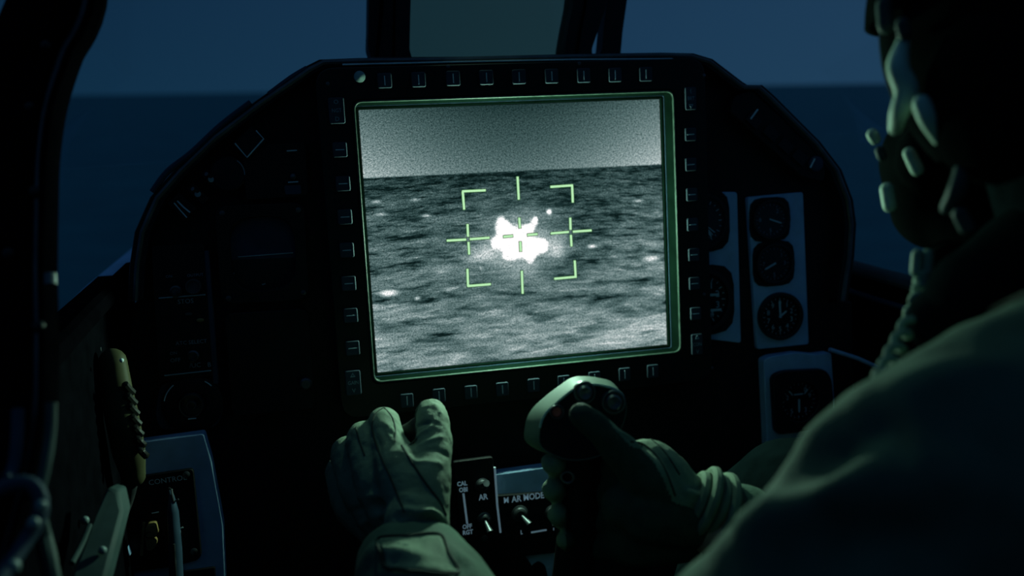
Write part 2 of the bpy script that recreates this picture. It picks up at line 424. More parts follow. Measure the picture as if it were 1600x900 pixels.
# ------------------------------------------------------------------ glareshield and instrument panel
sil = [(203, 470), (206, 415), (214, 362), (238, 308), (275, 266), (330, 213), (400, 160), (478, 106), (500, 95), (560, 92.5), (700, 91), (900, 86), (1030, 84), (1078, 85), (1108, 94), (1154, 129),
       (1162, 134), (1185, 134), (1205, 152), (1275, 222), (1308, 265), (1326, 312), (1331, 350), (1328, 400), (1322, 440), (1318, 470)]
bot = [(1348, 475), (1352, 700), (1352, 960), (170, 960), (178, 700), (190, 490)]
so = [PL(x, y, 0.0) for x, y in sil]
def inset(pts, k, c=(0, 0)): 
    return [(c[0] + (x - c[0]) * k, c[1] + (y - c[1]) * k) for x, y in pts]
mb = MB(TP); po = so + [PL(x, y, 0) for x, y in bot]
mb.prism(inset(po, .985), -.05, -.012)
tag(obj('instrument_panel', mb, M_BLACK, bevel=.003), 'black main instrument panel behind the lit display', 'instrument panel')
# hood: open arch that runs forward
mb = MB(TP); n = len(so); inn = inset(so, .965)
vs = []; fs = []
rows = [(so, .010), (inset(so, 1.004), .004), (inset(so, 1.004), -.06), (inset(so, .97), -.36), (inset(inn, .97), -.36), (inn, -.02), (inn, .010)]
for pts, zz in rows: vs += [(x, y, zz) for x, y in pts]
for k in range(len(rows)):
    k2 = (k + 1) % len(rows)
    for i in range(n - 1): fs.append([k * n + i, k2 * n + i, k2 * n + i + 1, k * n + i + 1])
mb.add(vs, fs)
shd = thing('glareshield', (0, .2, 0), 'black arched glareshield hood over the instrument panel', 'glareshield')
obj('hood', mb, M_SHIELD, shd, smooth=50)
mb = MB(TP); mb.tube([(x, y, .010) for x, y in inset(so, .983)], .0035, 8); obj('edge_piping', mb, M_DMETAL, shd)
# pale edge pieces on the coaming
for seg_, nm in (([(238, 300), (262, 268), (300, 238), (345, 196), (392, 160)], 'pale_edge'), ([(420, 148), (455, 122), (480, 107)], 'pale_edge')):
    mb = MB(TP); mb.tube(smooth_path([(*PL(x, y, .008), .008) for x, y in seg_], 5), .0035, 8); obj(nm, mb, M_PLATED, shd)
mb = MB(TP); mb.tube(smooth_path([(*PL(x, y, .010), .010) for x, y in [(1085, 88), (1108, 97), (1130, 113), (1150, 130)]], 5), .0014, 8); obj('pale_edge', mb, M_LEGD, shd)
# top cover panel of the hood above the display
mb = MB(TP); mb.tube([(*PL(x, y, .018), .018) for x, y in [(535, 101), (700, 97), (900, 93), (1050, 92), (1058, 95)]], .0010, 6)
obj('edge_trim', mb, M_LEG, shd)

# housing and stalk made up for the added fill lamp
T = thing('added_fill_lamp', LAMP, 'added out-of-view fill lamp in a black housing on a bent stalk from the canopy bow', 'lamp', panel=False)
ld = (C(1150, 620, .62) - LAMP).normalized(); LQ = Matrix.Translation(LAMP) @ ld.to_track_quat('Z', 'Y').to_matrix().to_4x4()
mb = MB(LQ); mb.lathe([(.004, -.06), (.016, -.055), (.020, -.02), (.021, .012), (.019, .012), (.017, -.016), (.003, -.018)], 24); obj('lamp_housing', mb, M_BLACK, T)
mb = MB(); mb.tube(smooth_path([LAMP - ld * .058, LAMP - ld * .09 + Vector((-.03, .03, .02)), C(330, -290, .84), C(92, -250, .765)], 8), .004, 10); obj('stalk', mb, M_BLACK, T)
# ------------------------------------------------------------------ the display
ZR = .022                                    # front of the bezel over the glass
disp = thing('multifunction_display', (0, 0, 0), 'large lit display showing a fireball on a grey sea, in a black button bezel', 'display')
scr = PLs([(560, 172), (1030, 155), (1042, 538), (590, 582)], 0)
W_ = ((scr[1][0] - scr[0][0]) + (scr[2][0] - scr[3][0])) / 2; Hh = ((scr[0][1] - scr[3][1]) + (scr[1][1] - scr[2][1])) / 2
print('SCREEN', W_, Hh, scr, 'CAM', CAM)
sx0, sx1 = (scr[0][0] + scr[3][0]) / 2, (scr[1][0] + scr[2][0]) / 2
sy1, sy0 = (scr[0][1] + scr[1][1]) / 2, (scr[2][1] + scr[3][1]) / 2
ringo = PLs([(553, 157), (1055, 142), (1062, 548), (582, 602)], ZR)
rx0, rx1 = (ringo[0][0] + ringo[3][0]) / 2, (ringo[1][0] + ringo[2][0]) / 2
ry1, ry0 = (ringo[0][1] + ringo[1][1]) / 2, (ringo[2][1] + ringo[3][1]) / 2
print('RING', ringo)
def rct(x0, x1, y0, y1, r, n=6): return rrect((x0 + x1) / 2, (y0 + y1) / 2, x1 - x0, y1 - y0, r, n)
bo = PLs([(498, 104), (1103, 92), (1112, 596), (528, 655)], ZR)
bx0, bx1 = (bo[0][0] + bo[3][0]) / 2, (bo[1][0] + bo[2][0]) / 2; by1, by0 = (bo[0][1] + bo[1][1]) / 2, (bo[2][1] + bo[3][1]) / 2
mb = MB(TP); mb.ringp(rct(bx0, bx1, by0, by1, .022), rct(rx0 - .001, rx1 + .001, ry0 - .001, ry1 + .001, .010), -.010, ZR)
obj('bezel', mb, M_BEZEL, disp, bevel=.0015)
mb = MB(TP)
for pa, pb in [((511, 130), (514, 150)),]:
    pass
# rim lip (catches the glow) and the sloped well down to the glass
mb = MB(TP); e_ = .0020
mb.ringp(rct(rx0 - e_ * .3, rx1 + e_ * .3, ry0 - e_ * .3, ry1 + e_ * .3, .011), rct(rx0 + e_, rx1 - e_, ry0 + e_, ry1 - e_, .009), ZR - .006, ZR + .0022)
obj('bezel_rim', mb, M_RIM, disp, bevel=.0008)
mb = MB(TP); A = rct(rx0 + e_, rx1 - e_, ry0 + e_, ry1 - e_, .009); B = rct(sx0 - .0045, sx1 + .0045, sy0 - .0045, sy1 + .0045, .003); Cc = rct(sx0 - .001, sx1 + .001, sy0 - .001, sy1 + .001, .001)
n = len(A); mb.add([(*p, ZR - .001) for p in A] + [(*p, .005) for p in B] + [(*p, .0045) for p in Cc] + [(*p, -.002) for p in Cc],
       [[k * n + i, k * n + (i + 1) % n, (k + 1) * n + (i + 1) % n, (k + 1) * n + i] for k in range(3) for i in range(n)])
obj('bezel_well', mb, M_WELL, disp)
mb = MB(TP); mb.ringp(rct(sx0 - .0048, sx1 + .0048, sy0 - .0048, sy1 + .0048, .003), rct(sx0 - .0036, sx1 + .0036, sy0 - .0036, sy1 + .0036, .003), .003, .0062)
obj('inner_gasket', mb, M_PLATED, disp)

# the picture on the glass, all in nodes
mscr = bpy.data.materials.new('infrared_sea_picture'); mscr.use_nodes = True; NT = mscr.node_tree; NT.nodes.clear()
class N:
    def __init__(s, o): s.o = o
    def _m(s, op, *a, clamp=False):
        k = NT.nodes.new('ShaderNodeMath'); k.operation = op; k.use_clamp = clamp
        for i, v in enumerate((s,) + a):
            if isinstance(v, N): NT.links.new(v.o, k.inputs[i])
            else: k.inputs[i].default_value = v
        return N(k.outputs[0])
    def __add__(s, x): return s._m('ADD', x)
    __radd__ = __add__
    def __sub__(s, x): return s._m('SUBTRACT', x)
    def __mul__(s, x): return s._m('MULTIPLY', x)
    __rmul__ = __mul__
    def __truediv__(s, x): return s._m('DIVIDE', x)
    def __pow__(s, x): return s._m('POWER', x)
    def mx(s, x): return s._m('MAXIMUM', x)
    def mn(s, x): return s._m('MINIMUM', x)
    def gt(s, x): return s._m('GREATER_THAN', x)
    def ln(s): return s._m('LOGARITHM', math.e)
    def exp(s): return s._m('EXPONENT')
    def sat(s): return s._m('ADD', 0.0, clamp=True)
    def ss(s, a, b):
        k = NT.nodes.new('ShaderNodeMapRange'); k.interpolation_type = 'SMOOTHSTEP'
        k.inputs['From Min'].default_value = a; k.inputs['From Max'].default_value = b; NT.links.new(s.o, k.inputs['Value']); return N(k.outputs[0])
def vec(x, y, z=0.0):
    k = NT.nodes.new('ShaderNodeCombineXYZ')
    for i, v in enumerate((x, y, z)):
        if isinstance(v, N): NT.links.new(v.o, k.inputs[i])
        else: k.inputs[i].default_value = v
    return k.outputs[0]
def noise(v, sc_, det=4, rough=.5, dist=0):
    k = NT.nodes.new('ShaderNodeTexNoise'); k.inputs['Scale'].default_value = sc_; k.inputs['Detail'].default_value = det
    k.inputs['Roughness'].default_value = rough; k.inputs['Distortion'].default_value = dist; NT.links.new(v, k.inputs['Vector']); return N(k.outputs['Fac'])
t = NT.nodes.new('ShaderNodeTexCoord'); sep = NT.nodes.new('ShaderNodeSeparateXYZ'); NT.links.new(t.outputs['Object'], sep.inputs[0])
X = N(sep.outputs[0]); Y = N(sep.outputs[1])
hz = ((PL(568, 278)[1] + PL(1032, 256.5)[1]) / 2); hs = (PL(1032, 256.5)[1] - PL(568, 278)[1]) / (PL(1032, 256.5)[0] - PL(568, 278)[0])
d = (X * hs * 1.0 + hz - Y) / Hh                    # 0 at the horizon, positive below, in screen heights
dd = d.mx(0.0)
s_ = X / W_
xq = s_ / (dd + .13); yq = (dd + .13).ln()
tilt = yq + xq * .012
w1 = noise(vec(xq * 3.4, tilt * 15.0, 0), 1.0, 4, .55, .25)
w2 = noise(vec(xq * 9.0, tilt * 40.0, 3.3), 1.0, 4, .6, .3)
w3 = noise(vec(xq * 1.3, tilt * 7.0, 7.7), 1.0, 2, .5)
wave = w1 * .38 + w2 * .38 + w3 * .24
amp = dd * .9 + .28
sea_v = (wave - .5) * amp * 2.1 + .034 + dd * .30
rd = (w1 - .5); rd = (rd * rd) ** .5; ridge = ((rd * -13.0 + 1.0).sat() ** 2.0) * (w3.ss(.40, .62)) * (dd * .34 + .012)
sea_v = sea_v + ridge
crest = ((w1 * .5 + w2 * .5).ss(.57, .72)) * (.04 + dd * .55)
sea_v = (sea_v.mx(.012)) + crest
sea_v = sea_v * (X * X * 9.0 + .80)
ab = d * -1.0
sky_v = ((ab * -6.0).exp() * .25 + .026) * (X * X * 34 + .58) + ((Y - sy1 + .02).mx(0.0)) * (-.6)
sky_v = sky_v.mx(.012)
isea = d.ss(-.003, .004)
v = sky_v * (isea * -1.0 + 1.0) + sea_v * isea
v = v * (X * X * 0.0 + 1.0)
def spot(px, py, rxp, ryp, a, rot=0.0):
    global v
    cx, cy = PL(px, py); dx = (X - cx) / (rxp * PXM); dy = (Y - cy) / (ryp * PXM)
    k = (dx * dx + dy * dy) * -1.0
    v = v + k.exp() * a
for q in [(607, 458, 11, 4, 1.2), (652, 466, 4, 2.5, .5), (1018, 404, 13, 4, .8), (925, 385, 6, 2.5, .8), (997, 314, 8, 2, .4), (858, 331, 3.2, 3.2, 2.0), (666, 337, 6, 2, .45), (595, 335, 8, 2, .35), (588, 315, 6, 2, .4), (752, 419, 2.5, 2.5, .35), (648, 312, 6, 2, .3)]:
    spot(*q)
# fireball
wx = noise(vec(X * 60, Y * 60, 1.0), 1.0, 3) - .5; wy = noise(vec(X * 60, Y * 60, 9.0), 1.0, 3) - .5
XD = X + wx * .012; YD = Y + wy * .012
def blob(px, py, rx_, ry_, a):
    cx, cy = PL(px, py); dx = (XD - cx) / (rx_ * PXM); dy = (YD - cy) / (ry_ * PXM)
    return ((dx * dx + dy * dy) * -1.0).exp() * a
fb = None
for q in [(785, 357, 12, 14, 1), (784, 345, 6, 10, .8), (800, 372, 24, 22, 1.2), (812, 385, 22, 18, 1.2), (797, 397, 9, 11, 1), (830, 392, 14, 14, 1), (828, 402, 7, 9, .7), (848, 383, 12, 12, 1.1), (835, 346, 7, 9, 1.1), (822, 358, 14, 9, .8), (776, 380, 10, 9, .9)]:
    k = blob(*q); fb = k if fb is None else fb + k
core = fb.ss(.38, 1.25)
soft = None
for q in [(815, 378, 55, 40, .30), (868, 382, 16, 14, .28), (750, 400, 22, 9, .35), (812, 425, 40, 18, .10), (868, 395, 10, 6, .25), (765, 392, 14, 8, .2)]:
    k = blob(*q); soft = k if soft is None else soft + k
v = v + soft * 1.15 + core * 1.7
gr = noise(vec(X, Y, 0), 900, 1, .5); gr2 = noise(vec(X, Y, 5), 420, 1, .5)
v = v * ((gr - .5) * 3.6 + (gr2 - .5) * 1.6 + 1.0).mx(.15)
v = v.mx(.002).mn(1.15)
edge = ((X - sx0) / (.0015)).sat()
cr = NT.nodes.new('ShaderNodeCombineXYZ')
# blue-grey toning: shadows bluish, highlights neutral
rr_ = v ** 1.28 * 1.0; gg_ = v ** 1.0; bb_ = v ** 1.0 
for i, q in enumerate((rr_, gg_, bb_)): NT.links.new(q.o, cr.inputs[i])
em = NT.nodes.new('ShaderNodeEmission'); NT.links.new(cr.outputs[0], em.inputs['Color']); em.inputs['Strength'].default_value = 1.0
ou = NT.nodes.new('ShaderNodeOutputMaterial'); NT.links.new(em.outputs[0], ou.inputs[0])
mb = MB(TP); mb.add([(sx0, sy0, 0), (sx1, sy0, 0), (sx1, sy1, 0), (sx0, sy1, 0)], [[0, 1, 2, 3]])
obj('screen', mb, mscr, disp, smooth=0)
def emat(name, c, s):
    m = bpy.data.materials.new(name); m.use_nodes = True; nn = m.node_tree; nn.nodes.clear()
    a = nn.nodes.new('ShaderNodeEmission'); a.inputs[0].default_value = (*c, 1); a.inputs[1].default_value = s
    o = nn.nodes.new('ShaderNodeOutputMaterial'); nn.links.new(a.outputs[0], o.inputs[0]); return m
M_SYM = emat('pale_green_symbology', (.52, .92, .50), .95); M_SYMO = emat('dark_green_symbology_outline', (.004, .05, .012), 1)
def bars(name, segs):
    mb = MB(TP); mo = MB(TP)
    for x0, y0, x1, y1 in segs:
        a = Vector(PL(x0, y0, .0008)); b_ = Vector(PL(x1, y1, .0008)); dv = b_ - a; L = dv.length; rot = math.atan2(dv.y, dv.x); c_ = (a + b_) / 2
        mb.box(c_.x, c_.y, .0008, L, .0027, .0003, rot); mo.box(c_.x, c_.y, .0003, L + .0014, .0043, .0002, rot)
    o = obj(name, mb, M_SYM, disp, smooth=0); obj('outline', mo, M_SYMO, o, smooth=0)
bars('corner_bracket', [(722, 299, 759, 297.3), (723, 299, 725.3, 327.5)])
bars('corner_bracket', [(860, 292, 895.3, 289.6), (894, 290, 895, 316.5)])
bars('corner_bracket', [(730.4, 420, 731.4, 447.6), (730.5, 447, 767, 444)])
bars('corner_bracket', [(898, 407, 899.6, 434), (866, 435.6, 900, 432.5)])
bars('cross_mark', [(698, 376, 728.5, 374.3), (734, 373.8, 765, 371.4), (730.5, 350, 731.4, 370), (732, 378, 733.2, 397.8)])
bars('cross_mark', [(860.5, 364.8, 889, 362.4), (895, 362, 924.5, 360), (891, 340, 891.6, 359), (892, 367, 893, 385)])
bars('centre_mark', [(811.3, 340, 812.5, 356.5), (786.5, 369.9, 801.5, 368.6), (824, 367.2, 840, 365.7), (813, 377.5, 813.7, 393)])
bars('guide_tick', [(808.7, 276, 810.6, 312)]); bars('guide_tick', [(815.3, 423, 816.7, 459)])

def pushbutton(px, py, vert, wpx=21, hpx=22, rock=None):
    a, b_ = PL(px, py, ZR + .003); wm, hm = wpx * PXM * .98, hpx * PXM * .98
    mb = MB(TP); mb.prism(rrect(a, b_, wm, hm, .0022), ZR - .001, ZR + .004)
    o = obj('rocker_button' if rock else 'push_button', mb, M_BTN, disp, bevel=.0008)
    mb = MB(TP)
    if rock is None:
        if vert: mb.box(a, b_, ZR + .0042, .0009, hm * .62, .0003)
        else: mb.box(a, b_, ZR + .0042, wm * .6, .0009, .0003)
    else:
        up, mid, lo = rock
        if up == 'tri': mb.ringp([(a - .003, b_ + .007), (a + .003, b_ + .007), (a, b_ + .012)], [(a - .0015, b_ + .008), (a + .0015, b_ + .008), (a, b_ + .0105)], ZR + .004, ZR + .0043)
        else: text_into(mb, up, a, b_ + .0095, ZR + .0043, .007)
        text_into(mb, mid, a, b_, ZR + .0043, .0062, sx=.85)
        if lo == 'tri': mb.ringp([(a + .003, b_ - .007), (a - .003, b_ - .007), (a, b_ - .012)], [(a + .0015, b_ - .008), (a - .0015, b_ - .008), (a, b_ - .0105)], ZR + .004, ZR + .0043)
        else: text_into(mb, lo, a, b_ - .0095, ZR + .0043, .007)
    obj('legend_mark', mb, M_LEGD if rock else M_LEG, o, smooth=0)
for x, y in [(601, 126), (654, 124.5), (708, 122.5), (760, 121), (811, 120), (862, 119), (912, 118), (961, 117), (1009, 116)]: pushbutton(x, y, True)
for x, y in [(531, 234), (536, 287), (539, 339), (542, 391), (545, 443), (548, 493), (551, 544)]: pushbutton(x, y, False)
for x, y in [(1079, 210), (1079.5, 257), (1081, 304), (1082, 351), (1084, 398), (1085, 443), (1087, 490)]: pushbutton(x, y, False, 19, 21)
for x, y in [(636, 626), (686, 618), (736, 613), (785, 608), (834, 602), (881, 597), (929, 591), (976, 585), (1020, 580)]: pushbutton(x, y, True, 20, 22)
pushbutton(526, 173, 0, 23, 38, ('O', 'NGT', 'D')); pushbutton(1079, 154, 0, 19, 36, ('(', 'BRT', 'tri')); pushbutton(552, 598, 0, 23, 38, ('tri', 'GAIN', 'V')); pushbutton(1089, 538, 0, 20, 35, ('tri', 'CON', 'V'))
a, b_ = PL(562, 120, ZR + .002); mb = MB(TP); mb.lathe([(.0066, 0), (.0066, .002), (.0058, .0032), (.003, .0042), (.0005, .0045)], 28, Matrix.Translation((a, b_, ZR)))
M_SENS = mat('frosted_sensor', (.32, .45, .44), .35, spec=.5)
tag(obj('light_sensor', mb, M_SENS, disp), 'pale round light sensor')
for x, y in [(512, 131), (1100, 118), (1113, 575), (700, 104), (905, 99), (1100, 460)]:
    a, b_ = PL(x, y, ZR); mb = MB(TP); mb.lathe([(.0022, 0), (.0022, .0006), (.0016, .0011), (.0003, .0012)], 12, Matrix.Translation((a, b_, ZR)))
    obj('screw', mb, M_DMETAL, disp)
# tick nicks in the rim beside each key
mb = MB(TP)
for x in [(601, 153), (654, 151.5), (708, 150), (760, 148.5), (811, 147), (862, 145.5), (912, 144.5), (961, 143.5), (1009, 142.5)]:
    a, b_ = PL(*x, ZR); mb.box(a, ry1 + .0018, ZR + .0004, .0008, .003, .001)
for x in [(636, 600), (686, 594), (736, 588), (785, 582), (834, 577), (881, 571), (929, 566), (976, 560), (1020, 555)]:
    a, b_ = PL(*x, ZR); mb.box(a, ry0 - .0018, ZR + .0004, .0008, .003, .001)
for y in [234, 287, 339, 391, 443, 493, 544]:
    a, b_ = PL(560 + (y - 160) * .05, y, ZR); mb.box(rx0 - .0018, b_, ZR + .0004, .003, .0008, .001)
    a, b_ = PL(1058, y - 33, ZR); mb.box(rx1 + .0018, b_, ZR + .0004, .003, .0008, .001)
obj('rim_ticks', mb, M_RIM, disp, smooth=0)

# ------------------------------------------------------------------ head-up display on the hood
hud = thing('head_up_display', (*PL(770, 90, -.10), -.10), 'dark twin-post head-up display with a tinted glass between its posts', 'head-up display')
def post(name, pts, c, t, r=.004, par=hud, m_=None):
    mb = MB(TP); mb.prism(rpoly(PLs(pts, c), r, 3), c - t, c); return obj(name, mb, m_ or M_SHIELD, par, bevel=.002)
post('post', [(577, -70), (575.5, 40), (574.5, 72), (579, 86), (581, 112), (644, 112), (644, 90), (640, 78), (641, 30), (644, -70)], -.10, .05)
mb = MB(TP); mb.tube([(*PL(x, y, -.098), -.098) for x, y in [(599, -60), (596, 20), (592, 60), (588, 96)]], .0022, 8); mb.tube([(*PL(x, y, -.098), -.098) for x, y in [(617, -60), (616, 20), (615, 96)]], .0014, 8)
obj('post_rib', mb, M_FRAME, hud)
post('post', [(905, -70), (896, 5), (888, 45), (883, 75), (884, 112), (928, 112), (925, 76), (934, 50), (948, 8), (957, -70)], -.10, .05)
post('brace', [(963, -70), (949, 5), (944, 45), (941, 78), (936, 86), (924, 87), (922, 112), (972, 112), (970, 84), (973, 50), (980, 0), (990, -70)], -.13, .03, .003)
mb = MB(TP); mb.tube([(*PL(x, y, -.098), -.098) for x, y in [(921, -60), (914, 10), (906, 50), (900, 96)]], .0018, 8); obj('post_rib', mb, M_FRAME, hud)
mb = MB(TP); mb.prism(PLs([(640, -90), (640, 110), (886, 110), (906, -90)], -.12), -.126, -.12); obj('combiner_glass', mb, M_HUD, hud, smooth=0)
mb = MB(TP); mb.prism(PLs([(572, 97), (572, 130), (980, 130), (980, 95)], -.10), -.20, -.05); obj('base_housing', mb, M_SHIELD, hud, bevel=.004)

# ------------------------------------------------------------------ instruments
def plate(name, pts, c, t, m_, label, cat='panel plate', r=.004, group=None, bevel=.001):
    mb = MB(TP); mb.prism(rpoly(PLs(pts, c), r, 4), c - t, c); return tag(obj(name, mb, m_, bevel=bevel), label, cat, group)
plate('gauge_mounting_plate', [(1080, 300), (1152, 300), (1158, 536), (1088, 528)], -.004, .008, M_PLATE, 'blue-grey plate behind the two gauges half hidden by the display', 'panel plate')
plate('gauge_mounting_plate', [(1168, 308), (1255, 300), (1264, 538), (1183, 546)], -.004, .008, M_PLATE, 'tall blue-grey plate carrying the column of three round gauges', 'panel plate')
plate('gauge_mounting_plate', [(1193, 563), (1205, 557), (1245, 551), (1275, 554), (1299, 551), (1306, 660), (1300, 720), (1200, 720)], .006, .016, M_PLATE, 'blue-grey plate around the lowest square gauge, right of the stick', 'panel plate')

def gauge(px, py, rpx, label, nums, needles, c=.0, square=None, extra=None, tick=24, a0=0.0):
    a, b_ = PL(px, py, c); r = rpx * PXM
    T = thing('round_gauge' if not square else 'square_gauge', (a, b_, c - .004), label, 'gauge', 'round gauges right of the display' if not square else None)
    Q = Matrix.Translation((a, b_, c - .004))
    mb = MB(TP)
    if square:
        o_ = rpoly(PLs(square, c + .006), .009, 5); cx = sum(p[0] for p in o_) / len(o_); cy = sum(p[1] for p in o_) / len(o_)
        inn_ = []; ou_ = []
        for an in np.linspace(0, 2 * math.pi, 65)[:-1]:
            dx, dy = math.cos(an), math.sin(an); best = r * 1.1
            for p, q in zip(o_, o_[1:] + o_[:1]):
                ex, ey = q[0] - p[0], q[1] - p[1]; den = dx * ey - dy * ex
                if abs(den) < 1e-12: continue
                t_ = ((p[0] - a) * ey - (p[1] - b_) * ex) / den; u_ = ((p[0] - a) * dy - (p[1] - b_) * dx) / den
                if t_ > 0 and -1e-6 <= u_ <= 1 + 1e-6: best = t_
            ou_.append((a + best * dx, b_ + best * dy)); inn_.append((a + r * dx, b_ + r * dy))
        o_ = ou_
        mb.ringp(o_, inn_, c - .004, c + .006)
    else: mb.ringp([(r * 1.16 * math.cos(q), r * 1.16 * math.sin(q)) for q in np.linspace(0, 2 * math.pi, 49)[:-1]], [(r * .98 * math.cos(q), r * .98 * math.sin(q)) for q in np.linspace(0, 2 * math.pi, 49)[:-1]], 0, .009, Q)
    obj('bezel', mb, M_DIAL, T, bevel=.001)
    if not square and rpx != 35:
        k_ = r * 1.27; mb = MB(TP); mb.prism([(x + a, y + b_) for x, y in rpoly([(-k_, -k_), (k_, -k_), (k_, k_), (-k_, k_)], k_ * .62, 3)], c - .004, c - .001); obj('flange', mb, M_BLACK, T, bevel=.0005)
    mb = MB(TP); mb.lathe([(r, .0004), (r, .0034)], 48, Q); obj('dial_face', mb, M_DIAL, T)
    mb = MB(TP)
    for i in range(tick):
        q = 2 * math.pi * i / tick; L = r * (.13 if i % 2 == 0 else .07); rr = r * .9 - L / 2
        mb.box(rr * math.cos(q), rr * math.sin(q), .0036, L, r * .022, .0003, q, Q)
    for i, s in enumerate(nums):
        q = math.pi / 2 + a0 - 2 * math.pi * i / len(nums)
        if s: text_into(mb, s, r * .64 * math.cos(q), r * .64 * math.sin(q), .0037, r * .34, 0, Q)
    if extra: extra(mb, Q, r)
    obj('dial_markings', mb, M_LEG if rpx > 30 else M_LEGD, T, smooth=0)
    for q, L, wd in needles:
        mb = MB(TP); mb.prism([(-r * .08, -wd), (r * L * .85, -wd), (r * L, 0), (r * L * .85, wd), (-r * .08, wd)], .0046, .0052, Q @ Matrix.Rotation(q, 4, 'Z')); obj('needle', mb, M_LEG, T, smooth=0)
    mb = MB(TP); mb.lathe([(r * .98, .0075), (r * .98, .0082)], 40, Q); obj('cover_glass', mb, M_DGLASS, T)
    return T
D = math.radians
gauge(1096, 346, 40, 'round gauge with radial marks low on its dial, beside the display upper right side', [], [(D(-58), .8, .0012)], extra=lambda mb, Q, r: [mb.box(r * .55 * math.cos(D(q)), r * .55 * math.sin(D(q)), .0037, r * .42, .0012, .0003, D(q), Q) for q in (-40, -50, -66, -80, -95)] + [text_into(mb, '=', r * .1, -r * .32, .0037, r * .4, 0, Q)], c=-.001)
gauge(1097, 470, 46, 'round counter gauge with two white bars, beside the display lower right side', ['0', '1', '2', '3', '4', '5', '6', '7', '8', '9'], [(D(-62), .72, .001)], extra=lambda mb, Q, r: [mb.box(r * .42, r * .18, .0037, r * .5, r * .09, .0003, 0, Q), mb.box(r * .47, -r * .38, .0037, r * .55, r * .09, .0003, 0, Q)], c=-.001)
gauge(1204, 343, 29, 'small dark gauge, topmost of the three in the right column', ['', '2', '', '', '5', '', '8', ''], [(D(-20), .75, .0009)], c=-.001)
gauge(1210, 412, 30, 'small dark gauge, middle one of the three in the right column', ['', '1', '3', '', '5', '', '7', ''], [(D(205), .7, .0012)], c=-.001)
gauge(1219, 494, 35, 'round clock-like gauge with a white upright needle, lowest of the right column', ['0', '1', '2', '3', '4', '5', '6', '7', '8', '9'], [(D(93), .78, .0014), (D(35), .42, .0012)], c=-.001)
gauge(1248, 626, 34, 'square-cased gauge with a white needle pointing down, right of the stick', ['', '0', '9', '', '3', '', '5', '', '2', ''], [(D(-90), .62, .0014)], c=.013,
      square=[(1207, 588), (1226, 580), (1290, 577), (1300, 592), (1306, 668), (1213, 680)], extra=lambda mb, Q, r: [mb.box(0, r * .32, .0037, r * .5, r * .07, .0003, 0, Q), mb.box(-r * .42, r * .42, .0037, r * .3, r * .06, .0003, D(-50), Q), mb.box(r * .42, r * .42, .0037, r * .3, r * .06, .0003, D(50), Q)])
mb = MB(TP); mb.tube([(*PL(x, y, .012), .012) for x, y in [(1296, 546), (1340, 560), (1378, 577)]], .0028, 8)
tag(obj('console_trim', mb, M_PLATE), 'thin blue-grey edge strip running right from the square gauge plate', 'trim strip')

# left: attitude indicator
T = thing('attitude_indicator', (*PL(408, 395, 0), 0), 'dark square attitude indicator left of the display, upper half faintly blue', 'instrument')
mb = MB(TP); mb.ringp(rpoly(PLs([(335, 322), (476, 316), (484, 468), (346, 476)], .006), .014, 6), rpoly(PLs([(356, 342), (458, 337), (464, 450), (364, 457)], .006), .03, 6), -.008, .006); obj('bezel', mb, M_BLACK, T, bevel=.0015)
mb = MB(TP); mb.prism(PLs([(350, 340), (462, 336), (466, 402), (356, 406)], -.004), -.012, -.004); obj('sky_half', mb, M_BALL, T)
mb = MB(TP); mb.prism(PLs([(356, 406), (466, 402), (470, 460), (360, 464)], -.004), -.012, -.004); obj('ground_half', mb, M_DIAL, T)
mb = MB(TP); p0, p1 = PL(372, 401.5, -.003), PL(458, 395, -.003); mb.tube([(*p0, -.003), (*p1, -.003)], .0006, 6)
for x, y in [(356, 405), (364, 428), (392, 455), (406, 458), (420, 458), (432, 452), (412, 444)]:
    a, b_ = PL(x, y, -.003); mb.box(a, b_, -.003, .004, .0012, .0005, random.uniform(0, 3))
obj('horizon_bar', mb, M_LEGD, T, smooth=0)
for x, y in [(347, 333), (466, 328), (474, 457), (357, 466)]:
    a, b_ = PL(x, y, .006); mb = MB(TP); mb.lathe([(.003, 0), (.003, .0008), (.001, .0014)], 12, Matrix.Translation((a, b_, .006))); obj('screw', mb, M_DMETAL, T)

# instrument above it with two white dashes
T = thing('radio_control_head', (*PL(430, 262, 0), 0), 'small dark control head with two white dashes, above the attitude indicator', 'control head')
mb = MB(TP); mb.prism(rpoly(PLs([(378, 228), (478, 222), (482, 306), (384, 313)], .004), .006, 4), -.01, .004); obj('face_plate', mb, M_BLACK, T, bevel=.001)
for x, y in [(456, 236), (458, 285)]:
    mb = MB(TP); mb.tube([(*PL(x - 8, y, .006), .006), (*PL(x + 8, y - 1, .006), .006)], .0008, 6); obj('white_mark', mb, M_LEG, T)
mb = MB(TP); a, b_ = PL(458, 276, .005); mb.lathe([(.0035, 0), (.0035, .003), (.002, .005), (.0005, .0055)], 16, Matrix.Translation((a, b_, .004))); obj('knob', mb, M_METAL, T)
mb = MB(TP); mb.prism(rpoly(PLs([(444, 290), (470, 289), (471, 303), (446, 304)], .007), .002, 3), .004, .007); obj('push_button', mb, M_PLATED, T)

